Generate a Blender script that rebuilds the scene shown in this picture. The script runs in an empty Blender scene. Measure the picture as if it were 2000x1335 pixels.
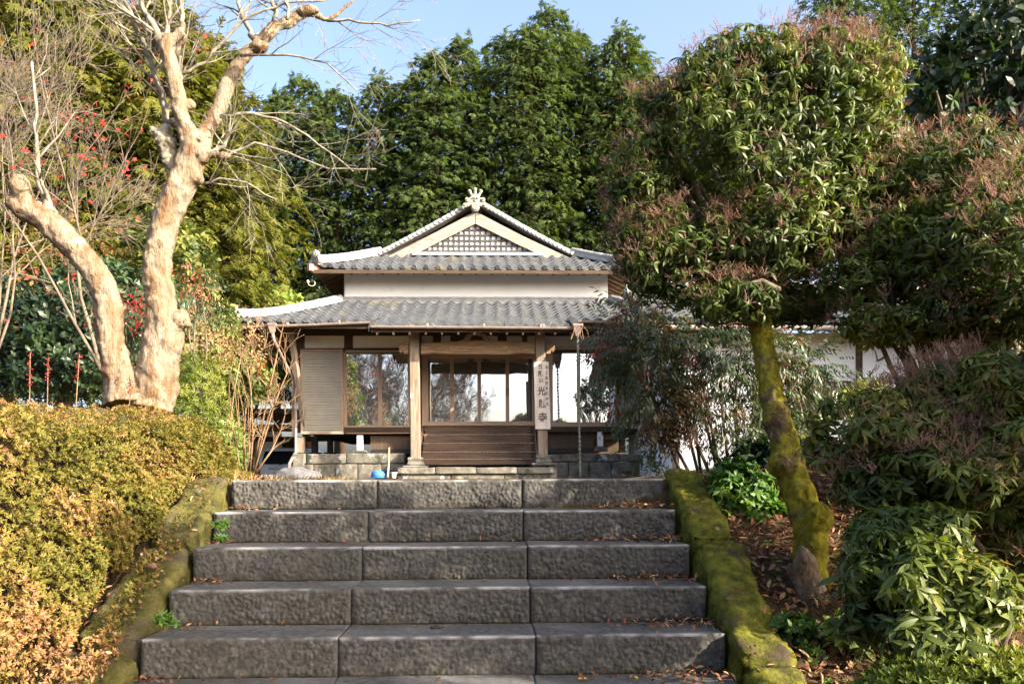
import bpy, bmesh, math, random
import numpy as np
from mathutils import Vector, Matrix, noise
PI = math.pi
rad = math.radians
random.seed(7)
C = bpy.context.scene.collection
sc = bpy.context.scene

# ------------------------------------------------------------------ camera
F = 1600.0; U0 = 1000.0; V0 = 930.0; CAMZ = 0.02; ROLL = rad(0.25)
cam = bpy.data.cameras.new('camera')
cam.sensor_width = 36; cam.lens = F / 2000 * 36
cam.shift_y = (V0 - 667.5) / 2000; cam.clip_end = 2000; cam.clip_start = 0.05
camo = bpy.data.objects.new('camera', cam); C.objects.link(camo)
r_ = Vector((math.cos(ROLL), 0, -math.sin(ROLL))); u_ = Vector((math.sin(ROLL), 0, math.cos(ROLL))); f_ = Vector((0, 1, 0))
camo.matrix_world = Matrix(((r_.x, u_.x, -f_.x, 0), (r_.y, u_.y, -f_.y, 0), (r_.z, u_.z, -f_.z, CAMZ), (0, 0, 0, 1)))
cam.dof.use_dof = False
sc.camera = camo
# ------------------------------------------------------------------ light
EL = 25.0; AZ = 121.0
w = bpy.data.worlds.new('World'); sc.world = w; w.use_nodes = True
bg = w.node_tree.nodes['Background']
sky = w.node_tree.nodes.new('ShaderNodeTexSky'); sky.sky_type = 'NISHITA'; sky.sun_disc = False
sky.sun_elevation = rad(EL); sky.sun_rotation = rad(AZ); sky.air_density = 1.0; sky.dust_density = 6.0; sky.ozone_density = 1.0; sky.air_density = .75
w.node_tree.links.new(sky.outputs[0], bg.inputs[0]); bg.inputs[1].default_value = 0.15
sun = bpy.data.lights.new('sun', 'SUN'); sun.energy = 4.3; sun.angle = rad(0.55); sun.color = (1.0, 0.87, 0.68)
so = bpy.data.objects.new('sun', sun); C.objects.link(so)
S = Vector((math.cos(rad(EL)) * math.sin(rad(AZ)), math.cos(rad(EL)) * math.cos(rad(AZ)), math.sin(rad(EL))))
so.rotation_euler = S.to_track_quat('Z', 'Y').to_euler()
sc.view_settings.view_transform = 'Standard'; sc.view_settings.look = 'None'
sc.view_settings.gamma = 1; sc.view_settings.exposure = 2.05
sc.cycles.max_bounces = 5; sc.cycles.diffuse_bounces = 3; sc.cycles.glossy_bounces = 2
sc.cycles.transmission_bounces = 2; sc.cycles.transparent_max_bounces = 4
sc.cycles.caustics_reflective = False; sc.cycles.caustics_refractive = False
sc.cycles.use_denoising = True

# ------------------------------------------------------------------ projection helpers
CAM = Vector((0, 0, CAMZ))
def ray(u, v): return f_ + r_ * ((u - U0) / F) + u_ * ((V0 - v) / F)
def W(u, v, Y): return CAM + ray(u, v) * Y
BYAW = rad(1.65); BO = Vector((-0.8875, 20.0, 0.0))
RB = Matrix.Rotation(-BYAW, 3, 'Z')
def L(u, v, yl):                      # point of the temple's own frame on its plane y = yl
    c = RB @ (CAM - BO); d = RB @ ray(u, v); t = (yl - c.y) / d.y
    return c + d * t

# ------------------------------------------------------------------ tagging
def tag(o, label=None, cat=None, group=None, kind=None):
    if label: o['label'] = label
    if cat: o['category'] = cat
    if group: o['group'] = group
    if kind: o['kind'] = kind
    return o
def empty(name, loc=(0, 0, 0), rz=0, parent=None):
    o = bpy.data.objects.new(name, None); C.objects.link(o); o.location = loc; o.rotation_euler = (0, 0, rz)
    o.empty_display_size = 0.1
    if parent: o.parent = parent
    return o
def copy_tree(o, parent=None):
    c = o.copy(); C.objects.link(c)
    if parent: c.parent = parent
    for ch in list(o.children): copy_tree(ch, c)
    return c

# ------------------------------------------------------------------ materials
def ramp(nt, stops, fac):
    n = nt.nodes.new('ShaderNodeValToRGB'); cr = n.color_ramp
    while len(cr.elements) < len(stops): cr.elements.new(0.5)
    for e, (p, c) in zip(cr.elements, stops): e.position = p; e.color = (c[0], c[1], c[2], 1)
    nt.links.new(fac, n.inputs[0]); return n
def coords(nt, scale):
    tc = nt.nodes.new('ShaderNodeTexCoord'); oi = nt.nodes.new('ShaderNodeObjectInfo')
    add = nt.nodes.new('ShaderNodeVectorMath'); add.operation = 'ADD'
    mul = nt.nodes.new('ShaderNodeVectorMath'); mul.operation = 'SCALE'; mul.inputs[0].default_value = (17, 31, 23)
    nt.links.new(oi.outputs['Random'], mul.inputs['Scale'])
    nt.links.new(tc.outputs['Object'], add.inputs[0]); nt.links.new(mul.outputs[0], add.inputs[1])
    mp = nt.nodes.new('ShaderNodeMapping'); mp.inputs['Scale'].default_value = scale
    nt.links.new(add.outputs[0], mp.inputs[0]); return mp
def noise_n(nt, vec, scale, detail=5, rough=.6, dist=0.0):
    n = nt.nodes.new('ShaderNodeTexNoise'); n.inputs['Scale'].default_value = scale; n.inputs['Detail'].default_value = detail
    n.inputs['Roughness'].default_value = rough; n.inputs['Distortion'].default_value = dist
    nt.links.new(vec, n.inputs['Vector']); return n
def base_mat(name):
    m = bpy.data.materials.new(name); m.use_nodes = True; nt = m.node_tree
    return m, nt, nt.nodes['Principled BSDF']
def mat(name, stops, scale=5, stretch=(1, 1, 1), rough=.8, bump=.4, bdist=.01, bscale=None, spec=.3, dist=0.0, detail=6, metallic=0,
        blotch=None, wave=None):
    """stops: ramp over noise; blotch=(scale, lo, hi, colour) puts patches over it; wave=(scale, amount) adds board or grain lines to the bump"""
    m, nt, p = base_mat(name)
    mp = coords(nt, stretch)
    n1 = noise_n(nt, mp.outputs[0], scale, detail, .62, dist)
    rp = ramp(nt, stops, n1.outputs[0]); col = rp.outputs[0]
    if blotch:
        mp2 = coords(nt, (1, 1, 1))
        for (bs, lo, hi, bc) in (blotch if isinstance(blotch, list) else [blotch]):
            nb = noise_n(nt, mp2.outputs[0], bs, 8, .68, .3)
            mr = nt.nodes.new('ShaderNodeMapRange'); mr.inputs[1].default_value = lo; mr.inputs[2].default_value = hi
            nt.links.new(nb.outputs[0], mr.inputs[0])
            mx = nt.nodes.new('ShaderNodeMix'); mx.data_type = 'RGBA'
            nt.links.new(mr.outputs[0], mx.inputs[0]); nt.links.new(col, mx.inputs[6]); mx.inputs[7].default_value = (*bc, 1)
            col = mx.outputs[2]
    nt.links.new(col, p.inputs['Base Color'])
    p.inputs['Roughness'].default_value = rough; p.inputs['Specular IOR Level'].default_value = spec; p.inputs['Metallic'].default_value = metallic
    if bump:
        n2 = noise_n(nt, mp.outputs[0], bscale or scale * 3, 8, .7)
        h = n2.outputs[0]
        if wave:
            wv = nt.nodes.new('ShaderNodeTexWave'); wv.inputs['Scale'].default_value = wave[0]; wv.inputs['Distortion'].default_value = wave[2] if len(wave) > 2 else 4
            wv.inputs['Detail'].default_value = 3
            nt.links.new(mp.outputs[0], wv.inputs['Vector'])
            ma = nt.nodes.new('ShaderNodeMath'); ma.operation = 'MULTIPLY_ADD'; ma.inputs[1].default_value = wave[1]
            nt.links.new(wv.outputs[1], ma.inputs[0]); nt.links.new(h, ma.inputs[2]); h = ma.outputs[0]
        b = nt.nodes.new('ShaderNodeBump'); b.inputs['Strength'].default_value = bump; b.inputs['Distance'].default_value = bdist
        nt.links.new(h, b.inputs['Height']); nt.links.new(b.outputs[0], p.inputs['Normal'])
    return m
def leaf_mat(name, stops, rough=.45, trans=.3, spec=.4, tint=(1.3, 1.35, .5)):
    m, nt, p = base_mat(name)
    at = nt.nodes.new('ShaderNodeAttribute'); at.attribute_name = 'rnd'
    rp = ramp(nt, stops, at.outputs['Fac'])
    nt.links.new(rp.outputs[0], p.inputs['Base Color']); p.inputs['Roughness'].default_value = rough; p.inputs['Specular IOR Level'].default_value = spec
    tr = nt.nodes.new('ShaderNodeBsdfTranslucent')
    mu = nt.nodes.new('ShaderNodeMix'); mu.data_type = 'RGBA'; mu.blend_type = 'MULTIPLY'; mu.inputs[0].default_value = 1
    nt.links.new(rp.outputs[0], mu.inputs[6]); mu.inputs[7].default_value = (*tint, 1); mu.clamp_result = False
    nt.links.new(mu.outputs[2], tr.inputs[0])
    mx = nt.nodes.new('ShaderNodeMixShader'); mx.inputs[0].default_value = trans
    nt.links.new(p.outputs[0], mx.inputs[1]); nt.links.new(tr.outputs[0], mx.inputs[2])
    nt.links.new(mx.outputs[0], nt.nodes['Material Output'].inputs[0])
    return m
M = {}
def granite_mat():
    m = mat('granite', [(.3, (.030, .030, .029)), (.5, (.062, .060, .057)), (.72, (.12, .116, .106))], scale=26, bump=.8, bdist=.006, bscale=70, rough=.9, spec=.3,
            blotch=[(1.3, .5, .72, (.05, .048, .043)), (4, .6, .72, (.15, .143, .125)), (32, .70, .76, (.30, .30, .28))])
    nt = m.node_tree; p = nt.nodes['Principled BSDF']; src = p.inputs['Base Color'].links[0].from_socket
    at = nt.nodes.new('ShaderNodeAttribute'); at.attribute_name = 'rnd'
    r = ramp(nt, [(0, (.30, .27, .18)), (.3, (.75, .70, .58)), (.5, (1, 1, 1)), (.62, (1.0, 1.0, 1.0)), (.85, (1, 1, 1))], at.outputs['Fac'])
    mu = nt.nodes.new('ShaderNodeMix'); mu.data_type = 'RGBA'; mu.blend_type = 'MULTIPLY'; mu.inputs[0].default_value = 1
    nt.links.new(src, mu.inputs[6]); nt.links.new(r.outputs[0], mu.inputs[7])
    mr = nt.nodes.new('ShaderNodeMapRange'); mr.inputs[1].default_value = .55; mr.inputs[2].default_value = .95; nt.links.new(at.outputs['Fac'], mr.inputs[0])
    mx = nt.nodes.new('ShaderNodeMix'); mx.data_type = 'RGBA'; nt.links.new(mr.outputs[0], mx.inputs[0]); nt.links.new(mu.outputs[2], mx.inputs[6]); mx.inputs[7].default_value = (.30, .295, .28, 1)
    nt.links.new(mx.outputs[2], p.inputs['Base Color']); return m
M['granite'] = granite_mat()
M['stone_base'] = mat('foundation stone', [(.3, (.07, .065, .055)), (.7, (.2, .185, .155))], scale=6, bump=.6, bdist=.02, rough=.9,
                      blotch=[(2.2, .53, .6, (.05, .055, .045)), (3.5, .58, .66, (.42, .43, .42))])
M['moss'] = mat('mossy stone', [(.3, (0.048, 0.054, 0.012)), (.5, (0.12, 0.126, 0.02)), (.7, (0.216, 0.21, 0.035))], scale=14, bump=1, bdist=.03, bscale=45, rough=1, spec=.05,
                blotch=[(3.2, .53, .62, (.075, .06, .042)), (8, .6, .68, (.10, .075, .045)), (9, .68, .74, (.2, .2, .17))])
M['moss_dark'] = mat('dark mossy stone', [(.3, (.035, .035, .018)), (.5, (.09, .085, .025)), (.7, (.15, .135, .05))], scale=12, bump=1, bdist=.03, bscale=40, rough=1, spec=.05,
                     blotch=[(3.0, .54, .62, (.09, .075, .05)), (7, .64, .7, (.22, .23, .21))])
M['rock'] = mat('pale rock', [(.3, (.22, .2, .17)), (.6, (.5, .47, .42))], scale=5, bump=.8, bdist=.03, rough=.9)
M['soil'] = mat('soil', [(.3, (.04, .028, .018)), (.5, (.09, .06, .035)), (.75, (.16, .11, .07))], scale=9, bump=1, bdist=.05, rough=1, spec=.1,
                blotch=(2.5, .55, .65, (.06, .075, .02)))
M['tile'] = mat('kawara roof tile', [(.3, (0.02955, 0.03371, 0.04186)), (.5, (0.05171, 0.05688, 0.06683)), (.72, (0.08863, 0.09479, 0.1035))], scale=7, bump=.1, bdist=.01, bscale=40, rough=.5, spec=.5,
                blotch=[(9, .60, .70, (.15, .145, .12)), (2.2, .52, .68, (.04, .043, .05)), (1.1, .55, .66, (.085, .085, .06)), (3.4, .62, .68, (.12, .125, .12))])
M['tile_pale'] = mat('pale ridge tile', [(.3, (.16, .17, .19)), (.6, (.30, .30, .31))], scale=6, bump=.3, bdist=.01, rough=.55, spec=.4)
M['ornament'] = mat('ridge end clay', [(.3, (.14, .14, .13)), (.6, (.3, .29, .23))], scale=12, bump=.5, bdist=.01, rough=.7)
M['mortar'] = mat('ridge mortar', [(.3, (0.288, 0.284, 0.276)), (.7, (0.4, 0.396, 0.384))], scale=5, bump=.2, rough=.8)
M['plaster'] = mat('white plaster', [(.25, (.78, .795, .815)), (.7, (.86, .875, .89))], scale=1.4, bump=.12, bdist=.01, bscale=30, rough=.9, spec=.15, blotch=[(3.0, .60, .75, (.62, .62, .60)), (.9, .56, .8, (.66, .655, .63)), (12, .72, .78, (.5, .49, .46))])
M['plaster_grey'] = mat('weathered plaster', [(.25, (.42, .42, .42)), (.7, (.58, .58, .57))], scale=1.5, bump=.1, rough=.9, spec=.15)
def wood(name, a, b, c, st, **k): return mat(name, [(.28, a), (.5, b), (.72, c)], scale=4, stretch=st, rough=k.get('rough', .8), bump=.5, bdist=.006, dist=.6, spec=.2, blotch=k.get('blotch'))
M['wood_v'] = wood('weathered post wood', (0.1105, 0.08075, 0.0595), (0.204, 0.1615, 0.1232), (0.3145, 0.2635, 0.2125), (5.95, 5.95, 0.425), blotch=(2.5, .6, .75, (0.119, 0.0765, 0.04675)))
M['wood_h'] = wood('weathered beam wood', (.10, .06, .035), (.21, .14, .085), (.33, .25, .175), (.5, 6, 8))
M['wood_pale'] = wood('pale bargeboard wood', (.13, .115, .10), (.22, .20, .175), (.31, .29, .26), (.8, 6, 6))
M['wood_dark'] = wood('dark timber', (.03, .02, .014), (.055, .038, .026), (.09, .06, .042), (.6, 6, 6))
M['wood_dark_v'] = wood('dark upright timber', (.035, .024, .018), (.07, .048, .034), (.12, .085, .06), (6, 6, .6))
M['wood_stair'] = wood('brown stair board', (0.06141, 0.03634, 0.0255), (0.112, 0.07267, 0.051), (0.1734, 0.1252, 0.09775), (0.3612, 5.652, 7.65))
M['wood_soffit'] = wood('soffit board', (.11, .065, .038), (.19, .12, .075), (.27, .19, .125), (5, .7, 5))
M['lattice'] = mat('grey lattice wood', [(.3, (.035, .032, .03)), (.7, (.085, .08, .075))], scale=12, bump=.3, rough=.9)
M['skirt'] = mat('old skirt board', [(.3, (.05, .035, .025)), (.7, (.12, .085, .06))], scale=5, stretch=(12, 12, .5), bump=.5, rough=.9)
M['frame'] = mat('tan aluminium frame', [(.3, (.30, .205, .14)), (.7, (.38, .27, .19))], scale=2, bump=.05, rough=.45, spec=.4)
M['shutter'] = mat('ribbed metal shutter', [(.3, (.27, .25, .21)), (.7, (.34, .32, .27))], scale=3, bump=.1, rough=.5, spec=.4)
M['gutter'] = mat('brown metal gutter', [(.3, (.16, .125, .11)), (.7, (.27, .22, .2))], scale=4, bump=.15, rough=.5, spec=.4)
M['copper'] = mat('old chain metal', [(.3, (.09, .1, .09)), (.7, (.24, .25, .21))], scale=20, bump=.3, rough=.6, spec=.5)
M['red_paint'] = mat('faded red paint', [(.3, (.33, .12, .08)), (.7, (.48, .22, .17))], scale=6, bump=.2, rough=.7)
M['white'] = mat('white painted metal', [(.3, (.7, .7, .7)), (.7, (.8, .8, .8))], scale=3, bump=0, rough=.4, spec=.5)
M['black'] = mat('black rubber', [(.3, (.012, .012, .012)), (.7, (.03, .03, .03))], scale=8, bump=.1, rough=.6)
M['blue'] = mat('blue plastic', [(.3, (.03, .13, .5)), (.7, (.06, .2, .65))], scale=4, bump=.05, rough=.4)
M['cream'] = mat('cream plastic', [(.3, (.6, .57, .42)), (.7, (.7, .67, .52))], scale=4, bump=.05, rough=.5)
M['bamboo'] = mat('dry cane', [(.3, (.28, .22, .14)), (.7, (.45, .38, .26))], scale=9, stretch=(3, 3, .5), bump=.2, rough=.7)
M['car_paint'] = mat('white car paint', [(.3, (.72, .74, .76)), (.7, (.76, .78, .8))], scale=2, bump=0, rough=.25, spec=.6)
M['tail'] = mat('red lamp lens', [(.3, (.45, .01, .03)), (.7, (.6, .02, .05))], scale=5, bump=0, rough=.2, spec=.6)
M['chrome'] = mat('chrome trim', [(.3, (.5, .5, .5)), (.7, (.7, .7, .7))], scale=3, bump=0, rough=.15, metallic=1)
M['bark_smooth'] = mat('smooth peeling bark', [(.25, (0.0936, 0.05238, 0.02678)), (.38, (0.1728, 0.09778, 0.05022)), (.48, (0.216, 0.1571, 0.1004)), (.6, (0.2592, 0.2165, 0.1641)), (.75, (0.18, 0.1641, 0.1339))], scale=2.2, stretch=(2.6, 2.6, .7), bump=1, bdist=.05, bscale=13,
                       rough=.85, spec=.15, dist=1.2, blotch=[(6, .55, .66, (.36, .30, .21)), (13, .60, .66, (.06, .04, .025)), (2.6, .56, .64, (.22, .17, .12)), (4.5, .62, .7, (.30, .285, .25))])
M['bark_lichen'] = mat('lichen covered twig bark', [(.3, (0.105, 0.091, 0.0665)), (.55, (0.203, 0.1855, 0.147)), (.75, (0.315, 0.315, 0.28))], scale=14, bump=.8, bdist=.01, rough=.95, spec=.1)
M['bark_grey'] = mat('grey twig bark', [(.3, (0.075, 0.06, 0.045)), (.7, (0.18, 0.15, 0.1162))], scale=8, bump=.6, bdist=.01, rough=.95, spec=.1)
M['twig_tan'] = mat('tan twig bark', [(.3, (0.14, 0.084, 0.042)), (.7, (0.252, 0.175, 0.105))], scale=8, bump=.3, rough=.9, spec=.1)
M['bark_red'] = mat('red brown conifer bark', [(.3, (.05, .03, .02)), (.7, (.14, .09, .06))], scale=5, stretch=(5, 5, .6), bump=.8, bdist=.03, rough=.95)
M['bark_moss'] = mat('moss covered bark', [(.28, (0.0585, 0.052, 0.011)), (.45, (0.143, 0.13, 0.0165)), (.6, (0.247, 0.2275, 0.0242)), (.75, (0.351, 0.325, 0.044))], scale=9, stretch=(1.4, 1.4, .7), bump=1, bdist=.04, bscale=30, rough=1, spec=.03,
                      blotch=[(3.0, .52, .6, (.10, .07, .045)), (7, .6, .68, (.26, .21, .16))])
M['bark_brown'] = mat('brown split bark', [(.3, (.07, .045, .03)), (.5, (.17, .12, .085)), (.75, (.34, .27, .21))], scale=5, stretch=(4, 4, .8), bump=1, bdist=.03, rough=.95, blotch=(5, .6, .68, (.16, .16, .04)))

def glass_mat():
    m, nt, p = base_mat('window glass')
    nt.nodes.remove(p)
    tc = nt.nodes.new('ShaderNodeTexCoord')
    n = noise_n(nt, tc.outputs['Object'], 1.6, 2, .5); b = nt.nodes.new('ShaderNodeBump'); b.inputs['Strength'].default_value = .10; b.inputs['Distance'].default_value = .02
    nt.links.new(n.outputs[0], b.inputs['Height'])
    g = nt.nodes.new('ShaderNodeBsdfGlossy'); g.inputs['Roughness'].default_value = .015; g.inputs[0].default_value = (.9, .95, 1, 1)
    nt.links.new(b.outputs[0], g.inputs['Normal'])
    d = nt.nodes.new('ShaderNodeBsdfDiffuse'); d.inputs[0].default_value = (.14, .15, .16, 1)
    mx = nt.nodes.new('ShaderNodeMixShader'); mx.inputs[0].default_value = .66
    nt.links.new(d.outputs[0], mx.inputs[1]); nt.links.new(g.outputs[0], mx.inputs[2])
    nt.links.new(mx.outputs[0], nt.nodes['Material Output'].inputs[0]); return m
M['glass'] = glass_mat()
M['dark_glass'] = mat('dark car glass', [(.3, (.012, .015, .018)), (.7, (.02, .024, .028))], scale=2, bump=0, rough=.08, spec=.7)

M['lf_pieris'] = leaf_mat('leathery leaf', [(0, (0.02614, 0.04715, 0.0102)), (.4, (0.05346, 0.08016, 0.0136)), (.75, (0.08914, 0.1178, 0.0187)), (.93, (0.1544, 0.1792, 0.02975)), (1, (0.3089, 0.2075, 0.0425))], rough=.45, trans=.28, spec=.3)
M['lf_bud'] = leaf_mat('pink flower bud spray', [(0, (.13, .075, .06)), (.5, (.22, .135, .105)), (1, (.33, .215, .165))], rough=.8, trans=.3, spec=.1, tint=(1.2, 1, .8))
M['lf_camellia'] = leaf_mat('dark glossy leaf', [(0, (.012, .026, .014)), (.6, (.026, .05, .022)), (1, (.06, .10, .03))], rough=.42, trans=.2, spec=.35)
M['lf_nandina'] = leaf_mat('nandina leaflet', [(0, (.022, .04, .016)), (.5, (.042, .07, .022)), (.72, (.07, .09, .03)), (.85, (.12, .06, .035)), (1, (.2, .06, .045))], rough=.42, trans=.25, spec=.45)
M['lf_azalea'] = leaf_mat('autumn azalea leaf', [(0, (.06, .065, .013)), (.3, (.12, .115, .02)), (.52, (.19, .155, .035)), (.70, (.23, .145, .05)), (.86, (.25, .125, .065)), (.95, (.34, .22, .14)), (1, (.32, .05, .045))], rough=.6, trans=.3, spec=.2)
M['lf_azalea_green'] = leaf_mat('green azalea leaf', [(0, (0.042, 0.07, 0.0105)), (.5, (0.091, 0.126, 0.0175)), (1, (0.182, 0.196, 0.035))], rough=.5, trans=.3, spec=.25)
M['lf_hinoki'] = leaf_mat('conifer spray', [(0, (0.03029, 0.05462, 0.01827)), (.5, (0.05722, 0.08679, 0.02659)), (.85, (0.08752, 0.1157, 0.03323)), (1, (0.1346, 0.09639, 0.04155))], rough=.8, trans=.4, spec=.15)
M['lf_hinoki_y'] = leaf_mat('sunlit conifer spray', [(0, (0.05301, 0.06324, 0.01116)), (.5, (0.09424, 0.1001, 0.01674)), (.85, (0.1414, 0.1318, 0.02511)), (1, (0.1944, 0.1212, 0.05022))], rough=.8, trans=.38, spec=.15)  # lighter, yellower copy of the conifer colour with sunlight put in
M['lf_olive'] = leaf_mat('olive shrub leaf', [(0, (0.0455, 0.0715, 0.0195)), (.5, (0.0975, 0.1235, 0.0325)), (1, (0.195, 0.195, 0.052))], rough=.6, trans=.3, spec=.2)
M['lf_lime'] = leaf_mat('light green leaf', [(0, (0.098, 0.154, 0.028)), (.5, (0.175, 0.238, 0.049)), (1, (0.294, 0.322, 0.084))], rough=.5, trans=.35, spec=.3)
M['lf_tan'] = leaf_mat('dry tan leaf', [(0, (0.195, 0.117, 0.052)), (.5, (0.299, 0.195, 0.0975)), (1, (0.377, 0.273, 0.1625))], rough=.8, trans=.3, spec=.1, tint=(1.1, 1, .8))
M['lf_rust'] = leaf_mat('rust leaf', [(0, (.07, .08, .02)), (.4, (.13, .12, .03)), (.7, (.22, .10, .04)), (1, (.28, .05, .04))], rough=.6, trans=.35, spec=.2)
M['lf_maple'] = leaf_mat('red maple leaf', [(0, (.42, .03, .03)), (.6, (.6, .06, .05)), (1, (.65, .16, .06))], rough=.6, trans=.4, spec=.2, tint=(1.3, .8, .6))
M['lf_spike'] = leaf_mat('dark red floret', [(0, (.12, .015, .02)), (1, (.30, .03, .04))], rough=.7, trans=.2)
M['berry'] = leaf_mat('red berry', [(0, (.22, .012, .015)), (1, (.38, .04, .04))], rough=.3, trans=0, spec=.5)
M['moss_tuft'] = leaf_mat('moss tuft', [(0, (.05, .055, .01)), (.5, (.11, .115, .018)), (1, (.2, .18, .035))], rough=.9, trans=.3, spec=.05)
M['litter'] = leaf_mat('dead leaf', [(0, (0.0765, 0.034, 0.0187)), (.4, (0.17, 0.0765, 0.03825)), (.75, (0.289, 0.1615, 0.085)), (.96, (0.408, 0.289, 0.17)), (1, (0.51, 0.357, 0.0255))], rough=.7, trans=.15, spec=.2, tint=(1, .9, .7))
M['yellow_leaf'] = leaf_mat('yellow fallen leaf', [(0, (.7, .45, .02)), (1, (.75, .5, .03))], rough=.6, trans=.2)
M['weed'] = leaf_mat('fresh weed leaf', [(0, (0.039, 0.0975, 0.013)), (.6, (0.078, 0.1625, 0.0195)), (1, (0.1625, 0.234, 0.0325))], rough=.5, trans=.3)
M['grass_dry'] = leaf_mat('dry grass blade', [(0, (.12, .13, .03)), (.5, (.3, .2, .09)), (1, (.48, .3, .16))], rough=.8, trans=.3, spec=.1)

# ------------------------------------------------------------------ mesh helpers
def np_mesh(name, V, Fa, material, rnd=None, smooth=False, parent=None):
    V = np.asarray(V, dtype=np.float32); Fa = np.asarray(Fa, dtype=np.int32)
    me = bpy.data.meshes.new(name); k = Fa.shape[1]; nf = Fa.shape[0]
    me.vertices.add(len(V)); me.vertices.foreach_set('co', V.ravel())
    me.loops.add(nf * k); me.loops.foreach_set('vertex_index', Fa.ravel())
    me.polygons.add(nf); me.polygons.foreach_set('loop_start', np.arange(0, nf * k, k, dtype=np.int32))
    me.polygons.foreach_set('use_smooth', np.full(nf, smooth))
    me.update(calc_edges=True)
    if rnd is not None:
        a = me.attributes.new('rnd', 'FLOAT', 'FACE'); a.data.foreach_set('value', np.asarray(rnd, dtype=np.float32))
    me.materials.append(material)
    o = bpy.data.objects.new(name, me); C.objects.link(o)
    if parent: o.parent = parent
    return o
class MB:
    def __init__(s): s.v = []; s.f = []
    def add(s, vs, fs):
        b = len(s.v); s.v += [tuple(v) for v in vs]; s.f += [[b + i for i in f] for f in fs]; return s
    def box(s, x0, x1, y0, y1, z0, z1):
        return s.add([(x0, y0, z0), (x1, y0, z0), (x1, y1, z0), (x0, y1, z0), (x0, y0, z1), (x1, y0, z1), (x1, y1, z1), (x0, y1, z1)],
                     [(0, 3, 2, 1), (4, 5, 6, 7), (0, 1, 5, 4), (1, 2, 6, 5), (2, 3, 7, 6), (3, 0, 4, 7)])
    def bar(s, p0, p1, wd, hd, up=(0, 0, 1)):     # box section wd x hd from p0 to p1
        p0 = Vector(p0); p1 = Vector(p1); d = (p1 - p0).normalized(); sd = d.cross(Vector(up)).normalized() * wd / 2; u = sd.cross(d).normalized() * hd / 2
        vs = [p + a * sd + b * u for p in (p0, p1) for a, b in ((-1, -1), (1, -1), (1, 1), (-1, 1))]
        return s.add(vs, [(0, 1, 2, 3), (7, 6, 5, 4), (0, 4, 5, 1), (1, 5, 6, 2), (2, 6, 7, 3), (3, 7, 4, 0)])
    def tube(s, pts, rs, n=10, caps=True, jit=0):
        pts = [Vector(p) for p in pts]; b = len(s.v); k = len(pts); ref = None
        for i, p in enumerate(pts):
            d = (pts[min(i + 1, k - 1)] - pts[max(i - 1, 0)]).normalized()
            if ref is None: ref = d.orthogonal().normalized()
            a = (ref - d * ref.dot(d)).normalized(); ref = a; c = d.cross(a)
            for j in range(n):
                t = 2 * PI * j / n; r = rs[i] * (1 + (random.uniform(-jit, jit) if jit else 0))
                s.v.append(tuple(p + a * (math.cos(t) * r) + c * (math.sin(t) * r)))
        for i in range(k - 1):
            for j in range(n):
                s.f.append([b + i * n + j, b + i * n + (j + 1) % n, b + (i + 1) * n + (j + 1) % n, b + (i + 1) * n + j])
        if caps: s.f.append([b + j for j in range(n)][::-1]); s.f.append([b + (k - 1) * n + j for j in range(n)])
        return s
    def ball(s, c, r, n=10, m=7, sq=(1, 1, 1)):
        b = len(s.v); c = Vector(c)
        s.v.append(tuple(c + Vector((0, 0, -r * sq[2]))))
        for i in range(1, m):
            ph = -PI / 2 + PI * i / m
            for j in range(n):
                t = 2 * PI * j / n
                s.v.append((c.x + r * sq[0] * math.cos(ph) * math.cos(t), c.y + r * sq[1] * math.cos(ph) * math.sin(t), c.z + r * sq[2] * math.sin(ph)))
        s.v.append(tuple(c + Vector((0, 0, r * sq[2])))); e = len(s.v) - 1
        for j in range(n):
            s.f.append([b, b + 1 + (j + 1) % n, b + 1 + j]); s.f.append([e, b + 1 + (m - 2) * n + j, b + 1 + (m - 2) * n + (j + 1) % n])
        for i in range(m - 2):
            for j in range(n):
                q = b + 1 + i * n; s.f.append([q + j, q + (j + 1) % n, q + n + (j + 1) % n, q + n + j])
        return s
    def prism(s, poly, y0, y1):                  # polygon given in x,z; thickness along y
        n = len(poly)
        return s.add([(x, y0, z) for x, z in poly] + [(x, y1, z) for x, z in poly],
                     [list(range(n)), list(range(2 * n - 1, n - 1, -1))] + [[i, i + n, (i + 1) % n + n, (i + 1) % n] for i in range(n)])
    def build(s, name, material, parent=None, bevel=0, smooth=False):
        me = bpy.data.meshes.new(name); me.from_pydata(s.v, [], s.f); me.materials.append(material)
        bm = bmesh.new(); bm.from_mesh(me); bmesh.ops.recalc_face_normals(bm, faces=bm.faces); bm.to_mesh(me); bm.free()
        o = bpy.data.objects.new(name, me); C.objects.link(o)
        if smooth: me.polygons.foreach_set('use_smooth', [True] * len(me.polygons))
        if bevel:
            b = o.modifiers.new('bevel', 'BEVEL'); b.width = bevel; b.segments = 1; b.limit_method = 'ANGLE'
        if parent: o.parent = parent
        return o
def box(name, x0, x1, y0, y1, z0, z1, m, parent=None, bevel=0): return MB().box(x0, x1, y0, y1, z0, z1).build(name, m, parent, bevel)

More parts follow.
